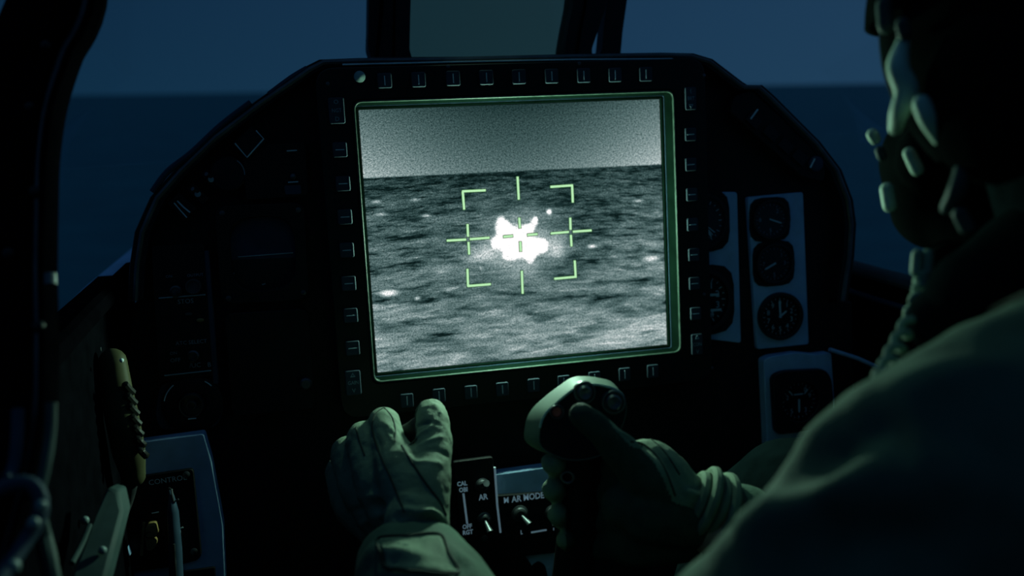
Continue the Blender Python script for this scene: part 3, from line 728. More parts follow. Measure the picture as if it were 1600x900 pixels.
# slanted caution-light strip on the upper left
lrot = math.atan2(PL(400, 200)[1] - PL(260, 330)[1], PL(400, 200)[0] - PL(260, 330)[0])
T = thing('caution_light', (*PL(392, 224, .004), .004), 'tilted square caution light with a bright corner, top of the left slanted edge', 'caution light')
mb = MB(TP); a, b_ = PL(390, 223, .008); mb.prism(rrect(a, b_, .030, .024, .002, 3, lrot), -.006, .008); obj('housing', mb, M_BLACK, T, bevel=.0006)
mb = MB(TP); mb.prism(rrect(a, b_, .026, .020, .002, 3, lrot), .008, .0086); obj('lens', mb, M_DIAL, T)
mb = MB(TP); mb.tube([(*PL(x, y, .009), .009) for x, y in [(400, 204), (412, 217), (386, 246), (367, 224)]], .0009, 6); obj('pale_edge', mb, M_LEG, T)
T = thing('rotary_dial', (*PL(362, 268, .004), .004), 'faint round dial below the tilted caution light on the left edge', 'dial')
mb = MB(TP); a, b_ = PL(356, 272, .004); mb.lathe([(.020, -.004), (.020, .003), (.018, .005), (.006, .006)], 30, Matrix.Translation((a, b_, .0))); obj('dial_cap', mb, M_DIAL, T)
mb = MB(TP); mb.tube([(a + .0185 * math.cos(q), b_ + .0185 * math.sin(q), .006) for q in np.linspace(-.1, .9, 8)], .0006, 5); obj('edge_glint', mb, M_LEGD, T)
for (x, y, lab) in [(330, 280, 'small toggle on the left slanted edge, nearer the tilted caution light'), (309, 303, 'small toggle on the left slanted edge, lower of the two')]:
    T = thing('toggle_switch', (*PL(x, y, .004), .004), lab, 'toggle switch', 'toggles on the left slanted edge')
    mb = MB(TP); a, b_ = PL(x, y, .004); mb.prism(rrect(a, b_, .010, .024, .002, 3, lrot), -.01, .003); obj('plate', mb, M_BLACK, T, bevel=.0005)
    mb = MB(TP); mb.tube([(a + .001, b_ + .002, .003), (a - .004, b_ + .006, .012)], [.0018, .0024], 8); obj('bat', mb, M_METAL, T)
    mb = MB(TP); mb.lathe([(.0035, 0), (.0035, .002), (.002, .0025)], 10, Matrix.Translation((a, b_, .003))); obj('collar', mb, M_LEGD, T)
T = thing('guarded_switch', (*PL(285, 325, .004), .004), 'guarded switch with two thin bright ridges, low on the left slanted edge', 'switch')
mb = MB(TP); a, b_ = PL(284, 322, .006); mb.prism(rrect(a, b_, .018, .026, .002, 3, lrot), -.01, .006); obj('guard', mb, M_BLACK, T, bevel=.0006)
mb = MB(TP); mb.tube([(*PL(x, y, .0075), .0075) for x, y in [(277, 314), (287, 324), (297, 332)]], .0009, 6); mb.tube([(*PL(x, y, .0075), .0075) for x, y in [(272, 317), (282, 329), (292, 340)]], .0007, 6); obj('ridges', mb, M_LEG, T)

# right slanted strip
rrot = math.atan2(PL(1290, 270)[1] - PL(1165, 150)[1], PL(1290, 270)[0] - PL(1165, 150)[0])
T = thing('annunciator_strip', (*PL(1210, 215, .0), .0), 'long dark annunciator strip on the right slanted edge of the panel', 'annunciator panel')
mb = MB(TP); mb.prism(rpoly(PLs([(1148, 150), (1175, 140), (1292, 250), (1288, 285), (1255, 278), (1140, 175)], .008), .006, 4), -.01, .008); obj('housing', mb, M_BLACK, T, bevel=.0015)
for x, y in [(1178, 188), (1205, 208), (1228, 228), (1250, 246)]:
    mb = MB(TP); a, b_ = PL(x, y, .010); mb.prism(rrect(a, b_, .020, .014, .001, 2, rrot), .008, .011); obj('legend_window', mb, M_DIAL, T, bevel=.0004)
mb = MB(TP); mb.tube([(*PL(x, y, .012), .012) for x, y in [(1184, 171), (1173, 186)]], .0012, 6); mb.tube([(*PL(x, y, .012), .012) for x, y in [(1273, 248), (1266, 262)]], .0011, 6); obj('pale_edge', mb, M_LEG, T)  # lower bar is glare drawn as a pale strip
mb = MB(TP); a, b_ = PL(1275, 256, .010); mb.lathe([(.010, 0), (.010, .003), (.008, .004), (.002, .0042)], 20, Matrix.Translation((a, b_, .008))); obj('lamp_cap', mb, M_PLATED, T)

# left switch panel with lettering
T = thing('switch_panel', (*PL(290, 490, .0), .0), 'tall black switch panel with faint white lettering, far left of the panel', 'switch panel')
mb = MB(TP); mb.prism(rpoly(PLs([(236, 385), (318, 380), (334, 588), (248, 598)], .004), .004, 3), -.01, .004); obj('face_plate', mb, M_BLACK, T, bevel=.001)
mb = MB(TP)
for q0, q1 in (((248, 466), (321, 460.5)), ((257, 587), (330, 579))):
    ml = MB(TP); ml.tube([(*PL(*q0, .0048), .0048), (*PL(*q1, .0048), .0048)], .0008, 6); obj('divider_line', ml, M_LEGD, T)
for s, x, y, z_ in [('STOS', 290, 471, .0075), ('ATC SELECT', 299, 535, .0062), ('ON', 271, 552, .005), ('OFF', 274, 563, .0065), ('/UC', 305, 571, .0075), ('B', 327, 570, .0075), ('ON', 264, 432, .0045), ('OUTPUT', 305, 430, .0045)]:
    a, b_ = PL(x, y, .0047); mb = MB(TP); text_into(mb, s, a, b_, .0047, z_, 0); obj('legend_word', mb, M_LEGD, T, smooth=0)
mb = MB(TP); a, b_ = PL(303, 447, .004); Q = Matrix.Translation((a, b_, .004)); mb.lathe([(.0086, 0), (.0086, .007), (.0078, .009), (.0070, .009), (.0070, .005), (.0003, .005)], 28, Q); obj('rotary_knob', mb, M_DMETAL, T)
for x, y in [(275, 455), (302, 556)]:
    a, b_ = PL(x, y, .004); Q = Matrix.Translation((a, b_, .004))
    mb = MB(TP); mb.lathe([(.0066, 0), (.0066, .002), (.0050, .0035), (.0046, .0015), (.0004, .0015)], 24, Q); o_ = obj('toggle_collar', mb, M_METAL, T)
    mb = MB(TP); mb.tube([(a, b_, .004), (a, b_ - .005, .016)], [.0014, .0022], 10); obj('toggle_bat', mb, M_METAL, o_)
for x, y, m_ in [(295, 491, M_GREENMET), (313, 500, M_OCH)]:
    a, b_ = PL(x, y, .004); mb = MB(TP); mb.sphere((0, 0, 0), .0042, .0022, .0015, M=Matrix.Translation((a, b_, .005))); obj('indicator', mb, m_, T)
plate('column_divider', [(319, 392), (326, 392), (341, 600), (333, 600)], .004, .012, M_PLATED, 'thin blue-grey upright divider right of the lettered switch panel', 'panel divider', .001)
T = thing('fuel_port_dial', (*PL(300, 628, 0), 0), 'round dark knob with concentric shiny rings under the lettered switch panel', 'knob')
a, b_ = PL(300, 632, .004); Q = Matrix.Translation((a, b_, -.002))
mb = MB(TP); mb.lathe([(.034, -.006), (.034, .004), (.031, .006), (.016, .006), (.0155, .002), (.0004, .002)], 44, Q); obj('housing', mb, M_BLACK, T)
mb = MB(TP); mb.lathe([(.0142, .002), (.0142, .012), (.0132, .014), (.0122, .014), (.0122, .006), (.0004, .006)], 36, Q); obj('knob_ring', mb, M_METAL, T)
mb = MB(TP); mb.lathe([(.0062, .006), (.0062, .013), (.0052, .0145), (.0040, .0145), (.0040, .010), (.0004, .010)], 28, Q); obj('centre_socket', mb, M_METAL, T)
mb = MB(TP)
mb.tube([(a + .0305 * math.cos(q), b_ + .0305 * math.sin(q), .0045) for q in np.linspace(2.2, 2.9, 8)], .0007, 5); mb.tube([(a + .0305 * math.cos(q), b_ + .0305 * math.sin(q), .0045) for q in np.linspace(.7, 1.0, 6)], .0007, 5)
mb.box(a, b_ - .0145, .013, .009, .0012, .001)
obj('index_marks', mb, M_LEG, T)
plate('knob_plate', [(250, 598), (338, 592), (350, 640), (338, 670), (250, 672), (242, 650)], -.003, .008, M_PLATED, 'dark blue-grey plate around the ringed knob', 'panel plate', .01)
T = thing('blank_instrument', (*PL(410, 540, 0), 0), 'large unlit dark instrument below the attitude indicator', 'instrument')
mb = MB(TP); mb.prism(rpoly(PLs([(350, 490), (482, 482), (494, 640), (362, 652)], .004), .012, 5), -.01, .004); obj('case', mb, M_BLACK, T, bevel=.0015)
mb = MB(TP); a, b_ = PL(478, 598, .004); mb.lathe([(.007, 0), (.007, .007), (.005, .009), (.0004, .009)], 20, Matrix.Translation((a, b_, .004))); obj('knob', mb, M_DMETAL, T)

# ------------------------------------------------------------------ left console
plate('console_plate', [(214, 692), (318, 678), (330, 720), (348, 820), (354, 960), (200, 960)], .03, .02, M_PLATE, 'blue-grey left console plate under the yellow striped handle', 'console plate', .003)
T = thing('lever_quadrant', (*PL(258, 810, .03), .03), 'black lever quadrant lettered at its top on the left console', 'control quadrant')
mb = MB(TP); mb.prism(rpoly(PLs([(204, 747), (302, 732), (315, 868), (308, 876), (278, 884), (196, 896)], .036), .005, 4), .03, .036); obj('face_plate', mb, M_BLACK, T, bevel=.001)
mb = MB(TP); a, b_ = PL(262, 750.5, .037); text_into(mb, 'CONTROL', a, b_, .0366, .0085, D(2))
for q, rr in (([(237, 802), (248, 800)], .0007), ([(286, 824), (281, 826), (283, 872), (279, 878)], .0009), ([(277, 800), (278, 822)], .0006)):
    ml = MB(TP); ml.tube([(*PL(x, y, .037), .037) for x, y in q], rr, 6); obj('printed_line', ml, M_LEG, T)
obj('lettering', mb, M_LEG, T, smooth=0)
for x, y in [(291, 742), (303, 862)]:
    a, b_ = PL(x, y, .037); mb = MB(TP); mb.lathe([(.004, 0), (.004, .001), (.002, .002), (.0004, .002)], 14, Matrix.Translation((a, b_, .036))); obj('screw', mb, M_METAL, T)
mb = MB(TP); mb.tube([(*PL(x, y, z), z) for x, y, z in [(265, 764, .045), (268, 775, .052), (270, 800, .055), (274, 860, .055), (278, 960, .055)]], [.0018, .003, .0065, .0075, .008], 12); o_ = obj('lever_arm', mb, M_PLATED, T)
mb = MB(TP); mb.tube([(*PL(x, y, z), z) for x, y, z in [(264, 763, .047), (268, 765, .053), (270, 778, .056), (272, 784, .056), (279, 780, .056)]], .0012, 8); mb.tube([(*PL(x, y, .064), .064) for x, y in [(272, 850), (275, 900), (276, 960)]], .0012, 8)
obj('bright_edge', mb, M_METAL, o_)
T = thing('lever_tag', (*PL(236, 845, .05), .05), 'ochre tag-shaped knob with a dark mark beside the silver lever', 'knob')
mb = MB(TP); mb.prism(rpoly(PLs([(228, 822), (242, 820), (246, 838), (237, 842), (244, 848), (242, 858), (230, 862), (226, 840)], .058), .003, 3), .044, .058); obj('knob_body', mb, M_OCH, T, bevel=.0012)
mb = MB(TP); a, b_ = PL(232, 837, .0584); text_into(mb, 'C', a, b_, .0585, .012); obj('mark', mb, M_YBLK, T)
mb = MB(TP); mb.tube([(*PL(x, y, .056), .056) for x, y in [(225, 816), (223, 835), (221, 868)]], .0015, 8); obj('guard_wire', mb, M_OCH, T)
plate('console_switch_plate', [(272, 895), (336, 886), (340, 960), (272, 960)], .034, .004, M_BLACK, 'black console plate with small lettering at the bottom of the left console', 'switch panel', .002)
mb = MB(TP); mb.box(*PL(190, 862, .04), .04, .018, .012, .01, .2)
tag(obj('console_box', mb, M_PLATE, bevel=.001), 'small pale blue-grey block beside the slanting rail', 'box')

# yellow and black striped handle
T = thing('striped_handle', C(196, 650, .93), 'mustard yellow and black striped grab handle above the left console', 'handle', panel=False)
mb = MB(); hp = [C(176, 566, .93), C(181, 605, .93), C(190, 650, .93), (C(200, 700, .94)), C(208, 742, .95)]
mb.chain([(hp[0], .0145), (hp[1], .0160), (hp[2], .0170), (hp[3], .0170), (hp[4], .013)], 20, flat=.8, up=camf)
obj('grip', mb, M_YEL, T)
for i in range(7):
    t_ = i / 6; x0, y0 = 200 + t_ * 22, 606 + t_ * 100
    mb = MB(); c0 = C(x0, y0, .921 + .01 * t_); mb.tube(smooth_path([C(x0 - 6, y0 - 7, .915 + .01 * t_), c0, C(x0 + 9, y0 + 9, .93)], 4), [.0012] + [.0038] * 7 + [.0012], 8); obj('black_stripe', mb, M_YBLK, T)
mb = MB(); mb.sphere((0, 0, 0), .0022, M=Matrix.Translation(C(190, 563, .913))); obj('rivet', mb, M_LEG, T)
mb = MB(); mb.chain([(C(205, 735, .95), .010), (C(200, 770, .96), .008), (C(190, 800, .98), .008)], 12); obj('mount', mb, M_DMETAL, T)

# slanting rail and fittings, near lower left
mb = MB(); q = [C(165, 762, .80), C(184, 766, .80), C(191, 800, .79), C(176, 860, .76), C(150, 960, .72), C(92, 960, .70), C(118, 880, .74), C(146, 815, .78)]
mb.add(q + [p + camf * .02 for p in q], [list(range(8)), list(range(8, 16))[::-1]] + [[i, 8 + i, 8 + (i + 1) % 8, (i + 1) % 8] for i in range(8)])
T = thing('slanting_rail', C(150, 860, .76), 'grey-green slanting flat rail at the lower left', 'rail', panel=False); obj('rail_plate', mb, M_GREENMET, T, bevel=.003)
mb = MB(); mb.sphere((0, 0, 0), .0035, M=Matrix.Translation(C(160, 860, .752))); obj('bolt', mb, M_GLINT, T)
mb = MB(); mb.tube(smooth_path([C(112, 880, .735), C(128, 850, .755), C(140, 820, .77)], 4), .0025, 8); obj('edge_lip', mb, M_GREENMET, T)
mb = MB(); mb.tube(smooth_path([C(-20, 775, .54), C(15, 758, .545), C(45, 756, .55), C(62, 776, .55), C(60, 810, .545), C(30, 860, .53), C(-20, 930, .50)], 6), .0048, 12)
tag(obj('grab_rail', mb, M_PLATED), 'blurred curved blue-grey grab rail in the lower left corner', 'handle')
mb = MB(); mb.tube(smooth_path([C(80, 630, .588), C(78, 680, .582), C(70, 730, .572), C(60, 770, .565)], 5), .0035, 10)
tag(obj('hinge_strip', mb, M_GREENMET), 'short pale strip on the inner edge of the canopy bow', 'hinge')
mb = MB(); mb.tube(smooth_path([C(28, 640, .583), C(27, 690, .575), C(20, 735, .568), C(8, 748, .56)], 5), .004, 10)
tag(obj('hydraulic_pipe', mb, M_PLATED), 'blurred pipe running down behind the curved grab rail', 'pipe')
mb = MB(); mb.tube(smooth_path([C(60, 815, .60), C(68, 845, .60), C(76, 880, .59), C(90, 960, .58)], 5), .006, 10)
tag(obj('hydraulic_pipe', mb, M_GREENMET), 'faint green pipe between the grab rail and the slanting rail', 'pipe')
mb = MB(); q = [C(105, 548, .95), C(135, 540, .97), C(160, 560, .98), C(160, 700, .98), C(160, 880, .92), C(95, 900, .82), C(90, 700, .84)]
mb.add(q + [p + camf * .04 for p in q], [list(range(7)), list(range(7, 14))[::-1]] + [[i, 7 + i, 7 + (i + 1) % 7, (i + 1) % 7] for i in range(7)])
tag(obj('side_bracket', mb, M_FRAME, bevel=.004), 'black riveted bracket between the canopy bow and the striped handle', 'bracket')
T = thing('canopy_latch', C(110, 545, .93), 'dark canopy latch with small glints where the bow meets the sill', 'latch', panel=False)
mb = MB(); mb.tube(smooth_path([C(88, 530, .90), C(105, 552, .91), C(135, 560, .93), C(150, 545, .95)], 4), .006, 10); obj('latch_arm', mb, M_DMETAL, T)
mb = MB(); mb.tube([C(112, 565, .92), C(125, 545, .93), C(128, 530, .94)], .004, 8); obj('latch_hook', mb, M_PLATED, T)
mb = MB(); mb.tube([C(78, 428, .626), C(79, 445, .624)], .004, 10); obj('latch_pin', mb, M_METAL, T)
bn = 0
for (x, y, d_, r_, la) in [(134, 610, .93, .0045, 'upper bolt on the black bracket left of the striped handle'), (134, 665, .93, .0045, 'second bolt on the black bracket, below the upper one'), (150, 726, .93, .003, 'tiny bright bolt left of the foot of the striped handle'), (149, 769, .90, .003, 'tiny bolt just above the top of the slanting rail'), (133, 813, .82, .0038, 'bright bolt left of the slanting rail'), (92, 797, .78, .0042, 'dull bolt right of the curved grab rail'), (64, 790, .54, .0034, 'large blurred bolt at the bend of the grab rail'), (52, 818, .535, .0038, 'large blurred bolt under the bend of the grab rail'), (18, 886, .52, .005, 'greenish blurred bolt in the bottom left corner')]:
    mb = MB(); mb.sphere((0, 0, 0), r_, M=Matrix.Translation(C(x, y, d_)), n=14, m=8)
    tag(obj('bolt', mb, M_GLINT), la, 'bolt', 'bolts around the left sill')

# ------------------------------------------------------------------ centre pedestal
plate('pedestal_plate', [(772, 742), (872, 728), (900, 960), (780, 960)], .03, .02, M_PLATE, 'blue-grey centre pedestal plate behind the control stick', 'console plate', .003)
T = thing('switch_panel', (*PL(790, 800, .032), .032), 'black toggle switch panel between the two gloved hands', 'switch panel')
mb = MB(TP); mb.prism(rpoly(PLs([(708, 722), (770, 714), (775, 775), (880, 768), (900, 860), (725, 880)], .037), .003, 3), .03, .037); obj('face_plate', mb, M_BLACK, T, bevel=.001)
mb = MB(TP)
for pp, rr in (([(773, 730), (777, 790), (782, 832)], .0014), ([(724, 771), (730, 818)], .0014), ([(830, 832), (854, 828)], .0011)):
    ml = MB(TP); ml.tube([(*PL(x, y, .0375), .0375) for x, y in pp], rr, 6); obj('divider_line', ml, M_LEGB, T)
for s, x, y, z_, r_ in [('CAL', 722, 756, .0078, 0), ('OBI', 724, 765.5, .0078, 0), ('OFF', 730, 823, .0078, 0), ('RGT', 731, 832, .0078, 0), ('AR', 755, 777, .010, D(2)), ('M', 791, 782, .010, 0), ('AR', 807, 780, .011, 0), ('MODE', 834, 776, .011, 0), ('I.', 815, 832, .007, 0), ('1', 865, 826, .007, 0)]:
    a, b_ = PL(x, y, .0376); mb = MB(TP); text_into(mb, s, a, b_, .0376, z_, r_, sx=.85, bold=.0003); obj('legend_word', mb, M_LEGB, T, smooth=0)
def toggle(px, py, r, tx, ty, par):
    a, b_ = PL(px, py, .037); Q = Matrix.Translation((a, b_, .037))
    mb = MB(TP); mb.lathe([(r, 0), (r, .002), (r * .8, .003), (r * .72, .006), (r * .5, .007), (r * .45, .004), (.0003, .004)], 24, Q); o_ = obj('toggle_collar', mb, M_METAL, par)
    e0 = PL(tx, ty, .055); mb = MB(TP); mb.tube([(a, b_, .040), (a + (e0[0] - a) * .5, b_ + (e0[1] - b_) * .5, .048), (*e0, .055)], [.0018, .0028, .0042], 12); obj('toggle_bat', mb, M_METAL, o_)
toggle(756, 810, .0085, 766, 832, T); toggle(812, 802, .0105, 828, 820, T); toggle(753, 757, .0085, 760, 755, T); toggle(862, 800, .009, 868, 822, T)
mb = MB(TP); a, b_ = PL(757, 841, .037); mb.lathe([(.004, 0), (.004, .001), (.002, .002), (.0004, .002)], 14, Matrix.Translation((a, b_, .037))); obj('screw', mb, M_DMETAL, T)
mb = MB(TP); mb.prism(rpoly(PLs([(828, 900), (832, 885), (842, 878), (852, 884), (856, 902), (856, 940), (828, 940)], .034), .003, 3), .03, .034)
tag(obj('slot_cover', mb, M_BLACK), 'small black arched cutout on the lower pedestal plate', 'cover')
plate('pedestal_lower_panel', [(700, 880), (820, 868), (835, 890), (840, 960), (700, 960)], .036, .006, M_BLACK, 'plain black lower pedestal panel under the toggle switches', 'panel', .006)

# ------------------------------------------------------------------ control stick
SF = Matrix([[*R[i], C(900, 640, 0.8012)[i]] for i in range(3)] + [[0, 0, 0, 1]])
def S2(px, py): return ((px - 900) * .801 / F, -(py - 640) * .801 / F)
stick = thing('control_stick', C(890, 960, 0.8720), 'black control stick with a rounded button head held by the right glove', 'control stick', panel=False)
front = [(846, 700), (843, 668), (852, 646), (870, 628), (892, 610), (908, 602), (930, 600), (958, 606), (974, 618), (980, 640), (974, 664), (960, 690), (940, 712), (890, 720)]
back = [(824, 700), (821, 672), (830, 648), (850, 628), (876, 608), (896, 595), (915, 592), (940, 595), (962, 602), (976, 625), (972, 664), (958, 690), (935, 712), (870, 720)]
fs_ = smooth_path([(*S2(*p), 0) for p in front], 4, True); bs_ = smooth_path([(*S2(*p), -.030) for p in back], 4, True); n = len(fs_)
cx = Vector(S2(905, 655)).to_3d()
def sc_(L, k, z): return [Vector((cx.x + (p.x - cx.x) * k, cx.y + (p.y - cx.y) * k, z)) for p in L]
rows = [sc_(bs_, .85, -.044), sc_(bs_, .97, -.036), sc_(bs_, 1.0, -.026), sc_(fs_, 1.0, -.002), sc_(fs_, .99, .0008), sc_(fs_, .975, .0008), sc_(fs_, .96, -.0012)]
mb = MB(SF); vs = [p for r_ in rows for p in r_]
fs2 = [[k * n + i, k * n + (i + 1) % n, (k + 1) * n + (i + 1) % n, (k + 1) * n + i] for k in range(len(rows) - 1) for i in range(n)]
mb.add(vs, [f[::-1] for f in fs2] + [list(range(n)), [(len(rows) - 1) * n + i for i in range(n)][::-1]])
M_GRIP = mat('dark_grip_plastic', (.10, .16, .12), .65, spec=.18, var=.2)
obj('grip_head', mb, M_GRIP, stick, smooth=40)
mb = MB(SF); fi = [(p.x, p.y) for p in sc_(fs_, .965, 0)]; mb.prism(fi, -.004, .0001); obj('button_face', mb, M_BLACK, stick, smooth=30)
mb = MB(SF); ft = sc_(fs_, .99, .0012); k0 = min(range(len(ft)), key=lambda i: (ft[i] - Vector((*S2(843, 668), .0012))).length); k1 = min(range(len(ft)), key=lambda i: (ft[i] - Vector((*S2(974, 618), .0012))).length)
mb.tube(ft[k0:k1 + 1], .0011, 8); obj('edge_highlight', mb, M_FIT, stick)  # rim highlight drawn as a pale tube along the upper edge
mb = MB(); mb.chain([(C(905, 690, 0.8339), .024), (C(908, 760, 0.8448), .021), (C(902, 840, 0.8557), .020), (C(890, 950, 0.8720), .021)], 20)
mb.tube([C(890, 940, 0.8720), C(885, 1050, 0.9156), C(880, 1150, 0.9374)], .012, 14); obj('grip_shaft', mb, M_BLACK, stick)
def sbtn(name, px, py, r, h, m_, m2=None):
    Q = Matrix.Translation((*S2(px, py), 0)); mb = MB(SF); mb.lathe([(r, -.002), (r, .003), (r * .92, .0045), (r * .80, .0045), (r * .78, .001), (.0003, .001)], 30, Q); o_ = obj(name + '_collar', mb, M_DMETAL, stick)
    mb = MB(SF); mb.lathe([(r * .62, 0), (r * .66, h * .7), (r * .5, h), (r * .2, h * .85), (.0003, h * .82)], 24, Q); obj(name, mb, m_, o_)
sbtn('hat_switch', 913, 613, .0105, .009, M_DMETAL); sbtn('trim_switch', 958, 628, .0112, .008, M_DMETAL); sbtn('red_button', 870, 643, .0068, .005, M_RED)
mb = MB(); c0 = C(887, 746, 0.8088); mb.tube([c0 + camr * (.0055 * math.cos(q)) + Vector(R @ np.array([0, 1., 0])) * (.0050 * math.sin(q)) - camf * .001 * math.cos(q) for q in np.linspace(0, 2 * math.pi, 20)], .0013, 8, cap=False)
obj('trigger_ring', mb, M_METAL, stick)

# throttle grip under the left hand
thr = thing('throttle_grip', C(630, 720, .90), 'black throttle grip inside the curled left glove', 'throttle', panel=False)
mb = MB(); mb.chain([(C(655, 672, .865), .013), (C(630, 700, .875), .018), (C(600, 740, .89), .02), (C(575, 800, .92), .02)], 18); obj('grip', mb, M_BLACK, thr)

# ------------------------------------------------------------------ pilot
def organic(name, mb, voxel, smooth_it=3, disp_fn=None, folds=None, subdiv=False):
    me = bpy.data.meshes.new(name); me.from_pydata([tuple(v) for v in mb.v], [], mb.f)
    o = bpy.data.objects.new(name, me); COL.objects.link(o)
    r = o.modifiers.new('r', 'REMESH'); r.mode = 'VOXEL'; r.voxel_size = voxel; r.adaptivity = 0
    dg = bpy.context.evaluated_depsgraph_get(); m2 = o.evaluated_get(dg).to_mesh()
    nv = len(m2.vertices); co = np.empty(nv * 3); m2.vertices.foreach_get('co', co); co = co.reshape(-1, 3)
    ed = np.empty(len(m2.edges) * 2, dtype=int); m2.edges.foreach_get('vertices', ed); ed = ed.reshape(-1, 2)
    faces = [list(p.vertices) for p in m2.polygons]
    o.evaluated_get(dg).to_mesh_clear(); bpy.data.objects.remove(o); bpy.data.meshes.remove(me)
    deg = np.bincount(ed.ravel(), minlength=nv).astype(float)[:, None]
    def lap(c):
        s = np.zeros_like(c); np.add.at(s, ed[:, 0], c[ed[:, 1]]); np.add.at(s, ed[:, 1], c[ed[:, 0]]); return s / np.maximum(deg, 1)
    for _ in range(smooth_it): co = co * .4 + lap(co) * .6
    def normals(c):
        nn = np.zeros_like(c); F4 = np.array([f if len(f) == 4 else f + [f[-1]] for f in faces])
        a = np.cross(c[F4[:, 2]] - c[F4[:, 0]], c[F4[:, 3]] - c[F4[:, 1]] + 1e-12)
        for k in range(4): np.add.at(nn, F4[:, k], a)
        return nn / (np.linalg.norm(nn, axis=1)[:, None] + 1e-12)
    nr = normals(co)
    if folds or disp_fn:
        dsp = np.zeros(nv)
        if disp_fn: dsp += disp_fn(co)
        if folds:
            bv = BVHTree.FromPolygons([tuple(c) for c in co], faces)
            for pts, wd, amp in folds:
                P = cast(bv, pts)
                if len(P) < 2: continue
                L = np.array([tuple(p) for p in smooth_path(P, 5)])
                best = np.full(nv, 1e9); tt = np.zeros(nv)
                for i in range(len(L) - 1):
                    a, b2 = L[i], L[i + 1]; ab = b2 - a; t = np.clip(((co - a) @ ab) / (ab @ ab + 1e-12), 0, 1)
                    dd_ = np.linalg.norm(co - (a + t[:, None] * ab), axis=1); u = (i + t) / (len(L) - 1)
                    m_ = dd_ < best; best[m_] = dd_[m_]; tt[m_] = u[m_]
                dsp += (1.25 if 'glove' in name else 1.0) * amp * np.exp(-(best / wd) ** 2) * np.sin(np.clip(tt, .02, .98) * math.pi) ** .5
        co = co + nr * dsp[:, None]
        co = co * .8 + lap(co) * .2
    out = MB(); out.v = [Vector(c) for c in co]; out.f = faces
    return out
def cast(bv, pts):
    P = []
    o = Vector(CAM)
    for x, y in pts:
        h = bv.ray_cast(o, Vector(R @ rayc(x, y)).normalized())
        if h[0] is not None: P.append(h[0])
    return P
def seam(mb, pts, r, lift=0.0):
    bv = BVHTree.FromPolygons([tuple(v) for v in mb.v], mb.f); q = [tuple(p) for p in smooth_path([Vector((x, y, 0)) for x, y in pts], 6)]
    P = cast(bv, [(a, b2) for a, b2, _ in q]); s = MB()
    if len(P) > 3:
        P = [p - camf * lift for p in P]
        for _ in range(2): P = [P[0]] + [(P[i - 1] + P[i] * 2 + P[i + 1]) / 4 for i in range(1, len(P) - 1)] + [P[-1]]
        s.tube(P, r, 6)
    return s
def vnoise(co, f, seed=0):
    r = np.random.default_rng(seed); o = np.zeros(len(co))
    for k in range(10):
        d_ = r.normal(size=3); d_ /= np.linalg.norm(d_); ph = r.uniform(0, 6.28); o += np.sin(co @ d_ * f * r.uniform(.6, 1.6) + ph + 1.5 * np.sin(co @ r.normal(size=3) * f * .5))
    return o / 5

def ch(mb, L, n=20, k=1.0, up=None, flat=1.0):
    mb.chain([(C(x, y, d), r * d / F * k) for x, y, d, r in L], n, flat=flat, up=up)
LH = [
 [(655, 826, .775, 45), (634, 750, .80, 43), (609, 698, .838, 29), (600, 664, .868, 26), (602, 664, .90, 24), (607, 676, .935, 21)],
 [(640, 826, .80, 46), (600, 758, .83, 45), (577, 699, .865, 34), (572, 686, .90, 28), (605, 694, .94, 22)],
 [(628, 830, .83, 44), (578, 772, .865, 41), (550, 718, .90, 32), (549, 708, .935, 26), (590, 712, .965, 20)],
 [(615, 833, .855, 42), (560, 790, .895, 37), (537, 744, .935, 28), (538, 735, .965, 23), (575, 735, .99, 18)],
 [(665, 822, .77, 38), (662, 760, .795, 43), (677, 705, .825, 30), (676, 664, .85, 27), (673, 647, .868, 25)],
 [(640, 775, .80, 36), (640, 738, .82, 28), (650, 722, .825, 19)],
 [(650, 812, .775, 51), (650, 850, .765, 52), (655, 890, .755, 55)]]
RH = [
 [(1085, 806, 0.8012, 40), (1015, 752, 0.7848, 38), (975, 712, 0.7739, 28), (937, 672, 0.7663, 23), (908, 649, 0.7630, 20)],
 [(1085, 800, 0.8066, 42), (1022, 732, 0.8012, 42), (980, 722, 0.8175, 30), (930, 732, 0.8557, 23), (882, 727, 0.8448, 21), (864, 724, 0.8121, 19)],
 [(1080, 815, 0.8121, 44), (1012, 772, 0.8121, 44), (962, 765, 0.8339, 30), (905, 775, 0.8720, 22), (874, 768, 0.8557, 20), (864, 764, 0.8197, 18)],
 [(1078, 830, 0.8175, 42), (1004, 812, 0.8230, 42), (955, 808, 0.8448, 28), (905, 815, 0.8720, 21), (880, 808, 0.8557, 19), (872, 804, 0.8251, 17)],
 [(1078, 840, 0.8230, 38), (998, 850, 0.8230, 36), (955, 850, 0.8448, 25), (910, 855, 0.8666, 19), (890, 848, 0.8557, 17), (884, 843, 0.8306, 15)],
 [(1085, 815, 0.8012, 42), (1010, 800, 0.7903, 50), (975, 790, 0.7870, 36)],
 [(1060, 790, 0.8066, 46), (1110, 808, 0.8088, 44), (1150, 830, 0.8121, 46)]]
ELB_L = (925, 1222, .55); SH_L = (1435, 800, .50)
SHr = Vector(C(*SH_L)) + Vector((.37, -.01, .0)); ELr = C(1665, 1120, .68)
neck = Vector(C(*SH_L)).lerp(SHr, .5) + Vector((0, .0, .06)); headc = C(1722, 60, .60)
pelv = Vector(((C(*SH_L).x + SHr.x) / 2, CAM[1] + .42, .32)); chest = neck + Vector((0, .03, -.2))
knR = C(1245, 798, .86); hipR = pelv + Vector((.1, 0, 0)); hipL = pelv + Vector((-.1, 0, 0)); knL = C(820, 1130, .84)
footR = Vector((knR.x, knR.y + .32, .12)); footL = Vector((knL.x, knL.y + .3, .12))

